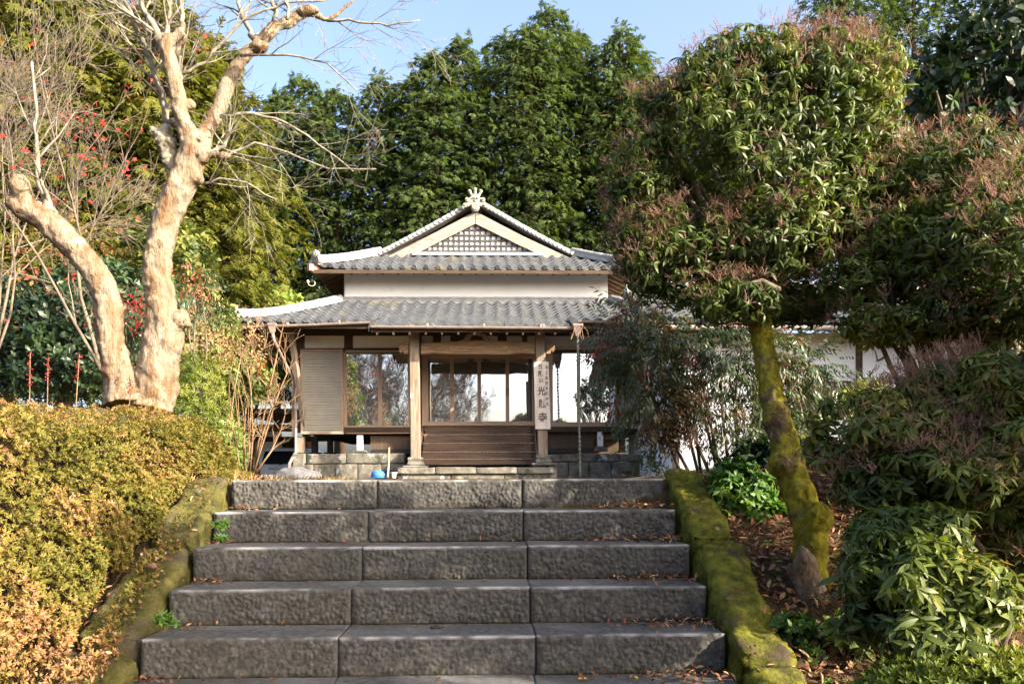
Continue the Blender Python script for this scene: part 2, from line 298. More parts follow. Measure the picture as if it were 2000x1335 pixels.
# leaf templates: (verts, quads, rnd offset per face)
def t_leaf(Ln, Wd, segs=2, droop=.15, fold=.12, wide=.45):
    ts = np.linspace(0, 1, segs + 1); V = []; Q = []
    prof = [0.10] + [math.sin(PI * min(1, (t / (2 * wide)) if t < wide else .5 + .5 * (t - wide) / (1 - wide))) ** .8 for t in ts[1:-1]] + [0.06]
    for t, p in zip(ts, prof):
        z = -droop * Ln * t * t; h = p * Wd / 2
        V += [(-h, t * Ln, z + fold * h), (0, t * Ln, z), (h, t * Ln, z + fold * h)]
    for i in range(segs):
        a = i * 3; Q += [(a, a + 1, a + 4, a + 3), (a + 1, a + 2, a + 5, a + 4)]
    return np.array(V), np.array(Q)
def t_leaf1(Ln, Wd, bend=0.1):
    return np.array([(0, 0, 0), (Wd / 2, Ln * .5, 0), (0, Ln, -bend * Ln), (-Wd / 2, Ln * .5, 0)], float), np.array([(0, 1, 2, 3)])
def rotx(a): c, s = math.cos(a), math.sin(a); return np.array([[1, 0, 0], [0, c, -s], [0, s, c]])
def rotz(a): c, s = math.cos(a), math.sin(a); return np.array([[c, -s, 0], [s, c, 0], [0, 0, 1]])
def roty(a): c, s = math.cos(a), math.sin(a); return np.array([[c, 0, s], [0, 1, 0], [-s, 0, c]])
def combine(items):
    V = []; Q = []; n = 0
    for v, q in items: V.append(v); Q.append(q + n); n += len(v)
    return np.vstack(V), np.vstack(Q)
def rosette(rng, leaf, n, el_lo, el_hi, r0=.004, sc=(.75, 1.15)):
    it = []
    for i in range(n):
        v, q = leaf; a = 2 * PI * i / n * 1.0 + rng.uniform(-.35, .35); e = rng.uniform(el_lo, el_hi); s_ = rng.uniform(*sc)
        R = rotz(a) @ rotx(e) @ roty(rng.uniform(-.4, .4)); it.append(((v * s_ + np.array([0, r0, 0])) @ R.T, q))
    return combine(it)
def frames(N, rng, spin=True):
    N = N / np.maximum(np.linalg.norm(N, axis=1, keepdims=True), 1e-9)
    a = rng.normal(size=N.shape); a -= N * (a * N).sum(1, keepdims=True); a /= np.maximum(np.linalg.norm(a, axis=1, keepdims=True), 1e-9)
    b = np.cross(N, a); return np.stack([a, b, N], axis=2)       # columns x,y,z
def scatter(name, temps, P, N, size, material, rng, parent=None, rbase=None, rspread=1.0, R=None, smooth=True):
    P = np.asarray(P, float); N = np.asarray(N, float); n = len(P)
    if R is None: R = frames(N, rng)
    size = np.broadcast_to(size, (n,)); which = rng.integers(0, len(temps), n); Vs = []; Fs = []; Rn = []; off = 0
    if rbase is None: rbase = rng.random(n)
    for k, (tv, tq) in enumerate(temps):
        ix = np.where(which == k)[0]
        if len(ix) == 0: continue
        V = np.einsum('nij,vj->nvi', R[ix] * size[ix][:, None, None], tv) + P[ix][:, None, :]
        m = len(tv); Q = tq[None] + (np.arange(len(ix)) * m)[:, None, None] + off
        rr = np.clip(rbase[ix][:, None] * (1 - .45 * rspread) + .45 * rspread * rng.random((len(ix), len(tq))), 0, 1)
        Vs.append(V.reshape(-1, 3)); Fs.append(Q.reshape(-1, tq.shape[1])); Rn.append(rr.ravel()); off += m * len(ix)
    return np_mesh(name, np.vstack(Vs), np.vstack(Fs), material, np.concatenate(Rn), smooth=smooth, parent=parent)
def nz(p, s, off=0.0): return noise.noise(Vector((p[0] * s + off, p[1] * s + off, p[2] * s - off)))
def crown_points(blobs, n, rng, shell=(.72, 1.06), lump=.16, lf=1.6, gap=-.32, gf=2.2, seed=0, zmin=None):
    """points in the outer shell of a union of ellipsoids, thinned by noise so that gaps open"""
    A = np.array([b[1][0] * b[1][1] + b[1][1] * b[1][2] + b[1][0] * b[1][2] for b in blobs]); A /= A.sum()
    P = []; N = []
    while len(P) < n:
        i = rng.choice(len(blobs), p=A); c, r = blobs[i]; d = rng.normal(size=3); d /= np.linalg.norm(d)
        c = np.array(c); r = np.array(r)
        k = rng.uniform(*shell) * (1 + lump * nz(c + d * r, lf, seed) * 2)
        p = c + d * r * k
        if zmin is not None and p[2] < zmin: continue
        bad = False
        for j, (c2, r2) in enumerate(blobs):
            if j != i and (((p - np.array(c2)) / np.array(r2)) ** 2).sum() < .5: bad = True; break
        if bad or nz(p, gf, seed + 5) < gap: continue
        nn = d / r; P.append(p); N.append(nn / np.linalg.norm(nn))
    return np.array(P), np.array(N)

# ================================================================== GROUND
def gz(x, y):
    if y > 5.75: z = 0.0 if y < 24 else max(-.6, -.15 * (y - 24))
    else: z = max(-4.2, -.536 * (5.75 - y))
    z -= .03 if 5.75 < y < 24 else .05
    if x < -2.3 and y < 8.2: z += min(.28, (-2.3 - x) * .25) * min(1, (8.2 - y) / 1.5)
    if x > 1.5 and y < 12: z += min(.5, (x - 1.5) * .12)
    if y > 45: z -= (y - 45) * .12
    return z
def ground():
    xs = np.concatenate([np.linspace(-200, -30, 12), np.linspace(-28, -6.5, 16), np.linspace(-6, -1.95, 28), np.linspace(-1.9, 1.1, 8), np.linspace(1.15, 7, 60), np.linspace(7.5, 30, 16), np.linspace(35, 200, 12)])
    ys = np.concatenate([np.linspace(-90, -10, 12), np.linspace(-8, 2, 20), np.linspace(2.1, 8, 80), np.linspace(8.5, 40, 50), np.linspace(44, 260, 14)])
    V = []
    for y in ys:
        for x in xs:
            z = gz(x, y)
            if y < 9 and 1.3 < x < 7: z += .05 * nz((x, y, 0), 3) + .02 * nz((x, y, 1), 11)
            if -2.05 < x < 1.2 and y < 5.75: z -= .25
            V.append((x, y, z))
    nx = len(xs); Q = [(j * nx + i, j * nx + i + 1, (j + 1) * nx + i + 1, (j + 1) * nx + i) for j in range(len(ys) - 1) for i in range(nx - 1)]
    o = np_mesh('ground', V, Q, M['soil'], smooth=True); tag(o, kind='structure')
ground()

# ================================================================== STONE STEPS
SY = rad(1.65)
T_ = .373; RS = .2
def step_local(x, y, z): c, s = math.cos(SY), math.sin(SY); return (-.273 + x * c - y * s, 0 + x * s + y * c, z)
def chisel(x, z, seed):
    p = Vector((x * 36 + seed * 7.3 + .5 * nz((x, z, 0), 25, seed), z * 27, seed * 3.1))
    d = noise.voronoi(p)[0]; t = min(1.0, (d[1] - d[0]) / .42); return 1 - t * (2 - t) * (1 - .25 * d[0])
def stone_block(x0, x1, y0, y1, z0, z1, seed, parent):
    nx = int((x1 - x0) / .0063); nzz = int((z1 - z0) / .0063); V = []; Q = []
    tilt = .004 * math.sin(seed * 5)
    for j in range(nzz + 1):
        for i in range(nx + 1):
            a = i / nx; b = j / nzz; x = x0 + (x1 - x0) * a; z = z0 + (z1 - z0) * b
            e = min(1, min(a * (x1 - x0), (1 - a) * (x1 - x0)) / .02, (1 - b) * (z1 - z0) / .02, b * (z1 - z0) / .012 + .2)
            k = .55 + .45 * nz((x, 0, z), 1.5, seed)
            h = (.001 + .0125 * (1 - chisel(x, z, seed)) * max(.15, k + .15 + .5 * nz((x, 0, z), 7, seed + 2)) + .004 * nz((x, 0, z), 60, seed)) * e + .004 * nz((x, 1, z), 9, seed) - .012 * (1 - e) ** 2 * .6
            V.append(step_local(x, y0 - h + tilt * a, z + (.003 * nz((x, 3, z), 5, seed) if j == nzz else 0)))
    for j in range(nzz):
        for i in range(nx):
            q = j * (nx + 1) + i; Q.append((q, q + 1, q + nx + 2, q + nx + 1))
    # tread
    nt_ = 14; base = len(V); top = nzz * (nx + 1)
    for j in range(1, nt_ + 1):
        for i in range(nx + 1):
            a = i / nx; b = (j / nt_) ** 1.3; x = x0 + (x1 - x0) * a; y = y0 + .0 + (y1 - y0) * b
            V.append(step_local(x, y + tilt * a * (1 - b), z1 + .003 * nz((x, y, 3), 5, seed) + .0018 * nz((x, y, 0), 30, seed) - (.004 if i in (0, nx) else 0)))
    def vid(i, j): return top + i if j == 0 else base + (j - 1) * (nx + 1) + i
    for j in range(nt_):
        for i in range(nx): Q.append((vid(i, j), vid(i + 1, j), vid(i + 1, j + 1), vid(i, j + 1)))
    # sides
    for i in (0, nx):
        b0 = len(V); x = x0 if i == 0 else x1
        V.append(step_local(x, y1, z0)); V.append(step_local(x, y1, z1 - .004))
        V.append(step_local(x, y0, z0)); V.append(step_local(x, y0 + .003, z1 - .004)); Q.append((b0, b0 + 1, b0 + 3, b0 + 2))
    A = np.array(V); Qa = np.array(Q); cz = A[Qa][:, :, 2].mean(1); cc = A[Qa].mean(1); wear = np.zeros(len(Q))
    n1 = nzz * nx; n2 = n1 + nt_ * nx
    for f in range(len(Q)):
        c = cc[f]; nn = nz(c, 14, seed); n3 = nz(c, 2.5, seed + 4)
        if f < n1:
            up_ = z1 - c[2]; dn = c[2] - z0; wear[f] = .5 + .5 * max(0, 1 - up_ / .016) * max(0, .55 + nn + n3) - .38 * max(0, 1 - dn / (.05 + .04 * n3)) * (.8 + nn) + .10 * n3
        elif f < n2: wear[f] = .56 + .30 * max(0, 1 - (f - n1) // nx / 3) * max(0, .6 + nn + n3) + .12 * n3
        else: wear[f] = .4
    return np_mesh('stone_block', V, Q, M['granite'], np.clip(wear, 0, 1), smooth=True, parent=parent)
words = {0: 'widest lowest full step of the stone stairs', 1: 'second stone step from the bottom with leaf litter at its right end',
         2: 'middle stone step with its left block brightly sunlit', 3: 'fourth stone step from the bottom, in the row below the top one', 4: 'topmost stone step level with the temple yard'}
for i in range(-3, 5):
    st = empty('stone_step', step_local(0, 4.213 + i * T_, -.8 + RS * (i - 1)))
    st.rotation_euler = (0, 0, 0)
    inv = -Vector(st.location)
    y0 = 4.213 + i * T_; z1 = -.8 + i * RS; z0 = z1 - RS - .004
    j1 = {0: (-.5, .515), 1: (-.495, .505), 2: (-.49, .51), 3: (-.51, .5), 4: (-.5, .51)}.get(i, (-.5, .5))
    xs_ = [-1.5, j1[0], j1[1], 1.5]
    for k in range(3):
        b = stone_block(xs_[k] + .002, xs_[k + 1] - .002, y0, y0 + T_ + .03 + (.3 if i == 4 else 0), z0, z1 - (.003 * ((k + i) % 2)), i * 3.7 + k * 1.9 + 20, st)
        b.location = inv
    if i >= 0: lab = words[i]
    elif i == -1: lab = 'stone step cut by the bottom edge of the photo'
    else: lab = 'stone step out of sight below the bottom edge'
    tag(st, lab, 'step', 'stone steps up to the temple')

# cheek walls of long stones either side
def rough_stone(name, p0, p1, wd, hd, m, seed, parent=None, res=.028, amp=.02, taper=0, fr=5.0, twist=0):
    """long stone from p0 to p1 (top centre line), subdivided box displaced by noise with rounded edges"""
    p0 = Vector(p0); p1 = Vector(p1); ax = p1 - p0; ln = ax.length; ax.normalize(); sd = Vector((ax.y, -ax.x, 0)).normalized(); up = sd.cross(ax).normalized()
    bm = bmesh.new(); nx = max(2, int(ln / res)); ny = max(2, int(wd / res)); nh = max(2, int(hd / res)); vm = {}
    def gv(i, j, k):
        if (i, j, k) in vm: return vm[(i, j, k)]
        a, b, c = i / nx * ln, (j / ny - .5) * wd, -(k / nh) * hd
        # rounded edges
        def rnd_(t, L_, r=.035):
            return max(0, r - t) / r if t < r else (max(0, r - (L_ - t)) / r if L_ - t < r else 0)
        ea = rnd_(a, ln); eb = rnd_(b + wd / 2, wd); ec = rnd_(-c, hd * 2)
        sh = .028 * (ea * eb + eb * ec + ea * ec)
        ca, cb, cc = ln / 2 - a, -b, -hd / 2 - c
        v = Vector((ca, cb, cc)); l = v.length or 1
        q = Vector((a, b, c)) + v / l * sh * 1.0
        P_ = p0 + ax * q.x + sd * q.y * (1 - taper * a / ln) + up * q.z
        n = nz(P_, fr, seed) * amp + nz(P_, fr * 3, seed) * amp * .45 + nz(P_, fr * 9, seed) * amp * .3
        P_ += (sd * (1 if b > 0 else -1) * (1 if j in (0, ny) else 0) + up * (1 if k == 0 else 0) - ax * (1 if i == 0 else 0) + ax * (1 if i == nx else 0)) * n
        vm[(i, j, k)] = bm.verts.new(P_); return vm[(i, j, k)]
    for i in range(nx):
        for j in range(ny):
            bm.faces.new([gv(i, j, 0), gv(i + 1, j, 0), gv(i + 1, j + 1, 0), gv(i, j + 1, 0)])
    for i in range(nx):
        for k in range(nh):
            for j in (0, ny): bm.faces.new([gv(i, j, k), gv(i + 1, j, k), gv(i + 1, j, k + 1), gv(i, j, k + 1)])
    for j in range(ny):
        for k in range(nh):
            for i in (0, nx): bm.faces.new([gv(i, j, k), gv(i, j + 1, k), gv(i, j + 1, k + 1), gv(i, j, k + 1)])
    bmesh.ops.recalc_face_normals(bm, faces=bm.faces)
    me = bpy.data.meshes.new(name); bm.to_mesh(me); bm.free(); me.materials.append(m); me.polygons.foreach_set('use_smooth', [True] * len(me.polygons))
    o = bpy.data.objects.new(name, me); C.objects.link(o)
    if parent: o.parent = parent
    return o
def SP(x, y, dz=0.0):   # a point on the stair's slope line, in stair coordinates
    return Vector(step_local(x, y, -.8 + (y - 4.213) * RS / T_ + dz))
rc = []
for k, (ya, yb, x, wd, dz, seed, lab) in enumerate([
        (4.96, 5.80, 1.66, .26, .03, 3, 'uppermost mossy kerb stone on the right of the steps'),
        (3.98, 4.94, 1.655, .26, .04, 9, 'middle mossy kerb stone on the right of the steps, brightly sunlit on top'),
        (3.05, 3.95, 1.65, .26, .05, 14, 'lower mossy kerb stone at the right end of the lowest steps'),
        (1.9, 3.03, 1.65, .27, .02, 23, 'mossy kerb stone right of the steps running out of the bottom of the photo')]):
    o = rough_stone('kerb_stone', SP(x, ya, dz), SP(x, yb, dz), wd, .42, M['moss'], seed, amp=.03)
    tag(o, lab, 'kerb stone', 'mossy kerb stones along the steps')
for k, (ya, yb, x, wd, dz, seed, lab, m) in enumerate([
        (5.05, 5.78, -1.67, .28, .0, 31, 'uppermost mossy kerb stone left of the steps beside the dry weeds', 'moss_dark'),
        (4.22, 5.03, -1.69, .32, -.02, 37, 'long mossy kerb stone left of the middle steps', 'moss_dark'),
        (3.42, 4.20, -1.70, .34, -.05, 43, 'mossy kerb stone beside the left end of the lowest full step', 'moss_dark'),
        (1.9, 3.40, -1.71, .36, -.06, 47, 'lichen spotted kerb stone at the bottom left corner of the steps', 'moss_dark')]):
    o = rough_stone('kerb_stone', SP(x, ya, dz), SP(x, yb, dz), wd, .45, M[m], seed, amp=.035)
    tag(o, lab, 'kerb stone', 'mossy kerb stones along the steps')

# ================================================================== TEMPLE
TB = empty('temple', BO, BYAW)
tag(TB, 'old wooden temple hall with tiled roofs and porch above the stone steps', 'temple')
def b_(name, x0, x1, y0, y1, z0, z1, m, bevel=0, parent=None): return box(name, x0, x1, y0, y1, z0, z1, M[m], parent or TB, bevel)
TP = .32; TC = .28
def wave(s):
    p = (s / TP) % 1.0
    return -.034 * math.sin(PI * p / .62) if p < .62 else .044 * math.sin(PI * (p - .62) / .38)
SS = [0, .16, .31, .47, .62, .70, .77, .81, .85, .92]
def sgrid(lo, hi):
    out = [lo]; k = math.floor(lo / TP)
    while k * TP < hi:
        for q in SS:
            s = (k + q) * TP
            if lo + 1e-4 < s < hi - 1e-4: out.append(s)
        k += 1
    return out + [hi]
def tile_patch(mb, slo, shi, q0, q1, surf, half=None, crest_end=True, drop=.05, lo_f=None):
    """q counts inwards from the eave; half(q) clips |s|; lo_f(q) clips s from below"""
    rows = []; k = math.floor(q0 / TC + 1e-6); qs = k * TC
    while qs < q1 - 1e-4:
        a = max(qs, q0); b = min(qs + TC, q1); rows.append((a, .046)); rows.append((b, .046 * (1 - (b - a) / TC))); qs += TC
    # rows go upward: each course starts raised at its lower edge
    ss = sgrid(slo, shi); b0 = len(mb.v); n = len(ss)
    rows = [(rows[0][0], rows[0][1] - drop)] + rows
    for (q, off) in rows:
        h = half(q) if half else 1e9; lo = lo_f(q) if lo_f else -1e9
        for s in ss:
            t = max(lo, max(-h, min(h, s))); x, y, z = surf(t, q)
            ph = int(math.floor(s / TP)); jit = .004 * math.sin(ph * 12.9 + math.floor(q / TC) * 7.7)
            mb.v.append((x, y, z + wave(s) + off + jit))
    for j in range(len(rows) - 1):
        for i in range(n - 1):
            qa, qb = rows[j][0], rows[j + 1][0]
            ha = max(half(qa), half(qb)) if half else 1e9; la = min(lo_f(qa), lo_f(qb)) if lo_f else -1e9
            if (ss[i] >= ha) or (ss[i + 1] <= -ha) or ss[i + 1] <= la: continue
            mb.f.append([b0 + j * n + i, b0 + j * n + i + 1, b0 + (j + 1) * n + i + 1, b0 + (j + 1) * n + i])
    if crest_end:
        k = math.ceil(slo / TP); 
        while (k + .81) * TP < shi:
            s = (k + .81) * TP
            if abs(s) < (half(q0) if half else 1e9) - .03 and s > (lo_f(q0) if lo_f else -1e9):
                x, y, z = surf(s, q0); x2, y2, z2 = surf(s, q0 + .1)
                d = Vector((x - x2, y - y2, z - z2)).normalized()
                c = Vector((x, y, z + .05)); mb.tube([c - d * .05, c + d * .03], [.062, .06], 10)
            k += 1
def zf(y): return 3.87 + .425 * (y - .5) + .038 * (y - .5) * (y - 2.9)
def ZS(x): x = abs(x); return 7.95 - .60 * x + .0165 * x * x
EH = 4.42; EY = 2.1; PH = 6.1; PY = .5; BACK = 9.0
def upt(d, q, a=.11, span=1.3): return a * (max(0, d) / span) ** 2 * max(0, 1 - q / 1.6)
# main roof: front hip slope and two long side slopes
mb = MB()
tile_patch(mb, -EH, EH, 0, 2.25, lambda s, q: (s, EY + q, ZS(EH - q) + upt(abs(s) - (EH - 1.3), q)), half=lambda q: EH - q)
for sg in (-1, 1):
    tile_patch(mb, EY, EY + BACK, 0, EH, lambda s, q, sg=sg: (sg * (EH - q), s, ZS(EH - q) + upt(EY + 1.3 - s, q)),
               lo_f=lambda q: EY + q if q < 1.52 else EY + 1.52)
main_roof = mb.build('roof', M['tile'], TB)
# pent roof round the lower storey
mb = MB()
tile_patch(mb, -PH, PH, 0, 2.42, lambda s, q: (s, PY + q, zf(PY + q) + upt(abs(s) - (PH - 1.3), q)), half=lambda q: PH - q, crest_end=False)
for sg in (-1, 1):
    tile_patch(mb, PY, PY + BACK + 2, 0, 2.42, lambda s, q, sg=sg: (sg * (PH - q), s, zf(PY + q) + upt(PY + 1.3 - s, q)), lo_f=lambda q: PY + q)
for s0, s1 in ((-PH, -2.42), (2.42, PH)):
    k = math.ceil(s0 / TP)
    while (k + .81) * TP < s1:
        s = (k + .81) * TP; z = zf(PY) + upt(abs(s) - (PH - 1.3), 0) + .05
        if abs(s) < PH - .05: mb.tube([(s, PY + .05, z + .02), (s, PY - .03, z)], [.062, .06], 10)
        k += 1
mb.build('pent_roof', M['tile'], TB)
mb = MB()
PX = 2.42
tile_patch(mb, -PX, PX, -1.29, 0.0, lambda s, q: (s, PY + q, zf(PY + q)))
for sg in (-1, 1):
    for k in range(6):
        y = PY - 1.28 + k * TC; mb.tube([(sg * (PX - .02), y, zf(y) + .055), (sg * (PX - .02), y + TC, zf(y + TC) + .04)], [.07, .055], 8)
        mb.bar((sg * (PX + .05), y, zf(y) - .02), (sg * (PX + .05), y + TC, zf(y + TC) - .03), .02, .14)
mb.build('porch_roof', M['tile'], TB)

# soffits, rafters and eave boards
def slab(name, quad, th, m, parent=TB):
    V = [Vector(p) for p in quad]; n = (V[1] - V[0]).cross(V[2] - V[0]).normalized() * th
    return MB().add([tuple(p) for p in V] + [tuple(p + n) for p in V], [(0, 1, 2, 3), (7, 6, 5, 4), (0, 4, 5, 1), (1, 5, 6, 2), (2, 6, 7, 3), (3, 7, 4, 0)]).build(name, M[m], parent)
zo = -.08
qs_ = [.03 + 2.37 * k / 6 for k in range(7)]
mb = MB()
for qa, qb in zip(qs_, qs_[1:]):
    za = zf(PY + qa) - .10; zc = zf(PY + qb) - .10
    for dz in (0, -.02): mb.add([(-PH + qa, PY + qa, za + dz), (PH - qa, PY + qa, za + dz), (PH - qb, PY + qb, zc + dz), (-PH + qb, PY + qb, zc + dz)], [(0, 1, 2, 3)])
    for sg in (-1, 1):
        for dz in (0, -.02): mb.add([(sg * (PH - qa), PY + qa, za + dz), (sg * (PH - qa), PY + 11, za + dz), (sg * (PH - qb), PY + 11, zc + dz), (sg * (PH - qb), PY + qb, zc + dz)], [(0, 1, 2, 3)])
mb.build('soffit', M['wood_soffit'], TB)
slab('soffit', [(-PX, PY - 1.24, zf(PY - 1.24) + zo), (PX, PY - 1.24, zf(PY - 1.24) + zo), (PX, PY + .02, zf(PY) + zo - .004), (-PX, PY + .02, zf(PY) + zo - .004)], .03, 'wood_soffit')
for i in range(29):
    x = -5.32 + i * .38; ylo = -.76 if abs(x) < 2.3 else .56; yhi = 2.0
    if abs(x) > 4.7: yhi = 2.0 - (abs(x) - 4.7)
    MB().bar((x, ylo, zf(ylo) - .13), (x, yhi, zf(yhi) - .15), .045, .055).build('rafter', M['wood_soffit'], TB)
for sg in (-1, 1):
    for i in range(14):
        y = 1.3 + i * .38; xi = PH - .06; xo = 4.68 if y > 2 else PH - .06 - (y - .56)
        if y > .9: MB().bar((sg * xi, y, zf(PY + .06) - .17), (sg * xo, y, zf(PY + PH - xo) - .18), .05, .075).build('rafter', M['wood_soffit'], TB)
    MB().bar((sg * (PH + .02), PY - .02, zf(PY) - .13 + .10), (sg * 4.6, 2.0, zf(2.0) - .24), .09, .16).build('hip_rafter', M['wood_dark'], TB)
    MB().bar((sg * (PH + .06), PY - .06, zf(PY) + .0), (sg * (PH - .28), PY + .28, zf(PY + .3) - .09), .10, .17).build('hip_rafter_cap', M['red_paint'], TB)
    # upper eave
    slab('soffit', [(sg * (EH - .05), EY + .05, ZS(EH) + zo), (sg * (EH - .05), EY + BACK, ZS(EH) + zo), (sg * 3.6, EY + BACK, ZS(3.6) + zo), (sg * 3.6, EY + .8, ZS(3.6) + zo)], .03 * sg * -1, 'wood_soffit')
    MB().bar((sg * (EH + .06), EY - .06, ZS(EH) + .02), (sg * (EH - .3), EY + .3, ZS(EH - .3) - .11), .11, .18).build('hip_rafter_cap', M['red_paint'], TB)
    for i in range(16):
        y = EY + .55 + i * .42; MB().bar((sg * (EH - .08), y, ZS(EH - .08) - .16), (sg * 3.62, y, ZS(3.62) - .17), .05, .07).build('rafter', M['wood_soffit'], TB)
slab('soffit', [(-EH + .05, EY + .04, ZS(EH) + zo), (EH - .05, EY + .04, ZS(EH) + zo), (3.6, EY + .86, ZS(3.6) + zo), (-3.6, EY + .86, ZS(3.6) + zo)], .03, 'wood_soffit')
for i in range(19):
    x = -3.78 + i * .42; MB().bar((x, EY + .08, ZS(EH - .08) - .15), (x, EY + .84, ZS(3.6) - .16), .05, .07).build('rafter', M['wood_dark_v'], TB)
b_('eave_board', -EH + .06, EH - .06, EY + .0, EY + .03, ZS(EH) - .13, ZS(EH) - .03, 'wood_dark')
for x0, x1 in ((-PH + .06, -PX - .1), (PX + .1, PH - .06)): b_('eave_board', x0, x1, PY + .0, PY + .03, zf(PY) - .15, zf(PY) - .03, 'wood_dark')
b_('eave_board', -PX, PX, PY - 1.27, PY - 1.24, zf(PY - 1.27) - .10, zf(PY - 1.27) - .03, 'wood_dark')

# upper storey plaster
b_('plaster_wall', -3.66, 3.66, 2.92, 3.0, 4.70, ZS(3.6) - .06, 'plaster')
for sg in (-1, 1): b_('plaster_wall', sg * 3.66 - .04, sg * 3.66 + .04, 3.003, 10.5, 4.7, ZS(3.6) - .08, 'plaster')
# flashing ridge at the foot of the plaster
mb = MB()
for k in range(25):
    x = -3.72 + k * .3; mb.tube([(x, 2.86, 4.98 + .004 * (k % 3)), (x + .31, 2.86, 4.985)], [.05, .045], 8)
mb.box(-3.75, 3.75, 2.82, 2.915, 4.84, 4.95); mb.build('flashing_tile', M['tile_pale'], TB)

# ridges
def ridge(name, pts, wd, hd, rt=.07, m='tile_pale', mm='mortar', end=True, es=1.0):
    pts = [Vector(p) for p in pts]; root = None; mb = MB()
    for a, b in zip(pts, pts[1:]):
        mb.bar(a + Vector((0, 0, hd / 2)), b + (b - a).normalized() * .02 + Vector((0, 0, hd / 2)), wd, hd)
    root = mb.build(name, M[mm], TB)
    mb = MB(); cum = 0
    for a, b in zip(pts, pts[1:]):
        n = max(1, round((b - a).length / .28))
        for k in range(n):
            p = a.lerp(b, k / n); q = a.lerp(b, (k + 1) / n); up = Vector((0, 0, hd + .01))
            mb.tube([p + up, q + up * 1], [rt * 1.12, rt], 10)
        mb.bar(a + Vector((0, 0, hd * .98)), b + Vector((0, 0, hd * .98)), wd * 1.18, .025)
    mb.build('cap_tile', M[m], root)
    if end:
        p = pts[0]; d = (pts[0] - pts[1]).normalized(); d.z = 0; d.normalize(); sd = Vector((-d.y, d.x, 0)); mb = MB()
        c = p + Vector((0, 0, hd * .75)) + d * .05
        mb.bar(c - sd * .17 * es + Vector((0, 0, -.05)), c + sd * .17 * es + Vector((0, 0, -.05)), .09, .26 * es)
        mb.tube([c - d * .06 + Vector((0, 0, .10 * es)), c + d * .07 + Vector((0, 0, .10 * es))], [.12 * es, .12 * es], 14)
        mb.tube([c + d * .07 + Vector((0, 0, .10 * es)), c + d * .10 + Vector((0, 0, .10 * es))], [.09 * es, .05 * es], 12)
        for s_ in (-1, 1):
            mb.tube([c + sd * s_ * .17 * es - d * .05 + Vector((0, 0, -.08)), c + sd * s_ * .17 * es + d * .07 + Vector((0, 0, -.08))], [.07 * es, .07 * es], 10)
        mb.build('ridge_end_tile', M['ornament'], root, .008)
    return root
for sg in (-1, 1):
    # pent roof hip ridges
    pts = []
    for k in range(9):
        q = .12 + k / 8 * 2.22; pts.append((sg * (PH - q), PY + q, zf(PY + q) + .03 + upt(1.3 - q, q)))
    ridge('hip_ridge', pts, .16, .13, .062)
    pts = []
    for k in range(7):
        q = .14 + k / 6 * 1.5; pts.append((sg * (EH - q), EY + q, ZS(EH - q) + .03 + upt(1.3 - q, q)))
    ridge('hip_ridge', pts, .17, .15, .065, es=1.05)
    # sloping ridge over the gable edge
    mb = MB(); n = 12
    for k in range(n):
        xa = sg * (2.95 - k / n * 2.95); xb = sg * (2.95 - (k + 1) / n * 2.95)
        mb.tube([(xa, EY + 1.72, ZS(xa) + .10), (xb, EY + 1.72, ZS(xb) + .10)], [.085, .075], 10)
        mb.tube([(xa, EY + 2.02, ZS(xa) + .15), (xb, EY + 2.02, ZS(xb) + .15)], [.085, .075], 10)
        for dx in (0, .5):
            xm = xa + (xb - xa) * (dx + .25); mb.tube([(xm, EY + 1.44, ZS(xm) + .035), (xm, EY + 1.85, ZS(xm) + .06)], [.058, .058], 10)
    for k in range(n):
        xa = sg * (2.95 - k / n * 2.95); xb = sg * (2.95 - (k + 1) / n * 2.95)
        mb.bar((xa, EY + 1.66, ZS(xa) - .0), (xb, EY + 1.66, ZS(xb) - .0), .36, .07, up=(0, 0, 1))
    mb.build('verge_tile', M['tile_pale'], TB)
# main ridge
mb = MB()
mb.box(-.15, .15, EY + 1.6, EY + BACK - .5, 7.86, 8.06); rd = mb.build('ridge', M['mortar'], TB)
mb = MB()
for k in range(24): mb.tube([(0, EY + 1.55 + k * .3, 8.1), (0, EY + 1.86 + k * .3, 8.1)], [.095, .085], 10)
mb.build('cap_tile', M['tile_pale'], rd)
mb = MB()
oy = EY + 1.40; c0 = L(928, 405, oy); ox = c0.x; oz = c0.z
mb.tube([(ox, oy - .07, oz - .0), (ox, oy + .1, oz)], [.125, .125], 18); mb.tube([(ox, oy - .10, oz), (ox, oy - .06, oz)], [.095, .11], 16)
for a in range(6): mb.ball((ox + .055 * math.cos(a * PI / 3), oy - .10, oz + .055 * math.sin(a * PI / 3)), .018, 6, 5)
b_start = len(mb.v)
body = [(-.24, .02), (-.3, .14), (-.19, .2), (-.21, .32), (-.13, .36), (-.12, .44), (.12, .44), (.13, .36), (.21, .32), (.19, .2), (.3, .14), (.24, .02), (0, .12)]
mb.prism([(ox + x, oz + z) for x, z in body], oy - .03, oy + .14)
for sg in (-1, 1):
    for (x, z, r) in ((.34, .06, .075), (.42, -.02, .05), (.27, .25, .075)):
        mb.tube([(ox + sg * x, oy - .06, oz + z), (ox + sg * x, oy + .1, oz + z)], [r, r], 12)
        mb.tube([(ox + sg * x, oy - .09, oz + z), (ox + sg * x, oy - .05, oz + z)], [r * .4, r * .45], 8)
for (x, z, tx) in ((-.19, .56, -.04), (0, .62, 0), (.19, .56, .04)):
    mb.tube([(ox + x * .55, oy + .05, oz + .40), (ox + x - tx * .3, oy + .04, oz + z - .03)], [.05, .055], 10); mb.ball((ox + x, oy + .03, oz + z), .068, 10, 7)
for sg in (-1, 1):
    mb.tube([(ox + sg * .10, oy - .05, oz + .28), (ox + sg * .05, oy - .06, oz + .34), (ox, oy - .06, oz + .29)], [.02, .02, .02], 6)
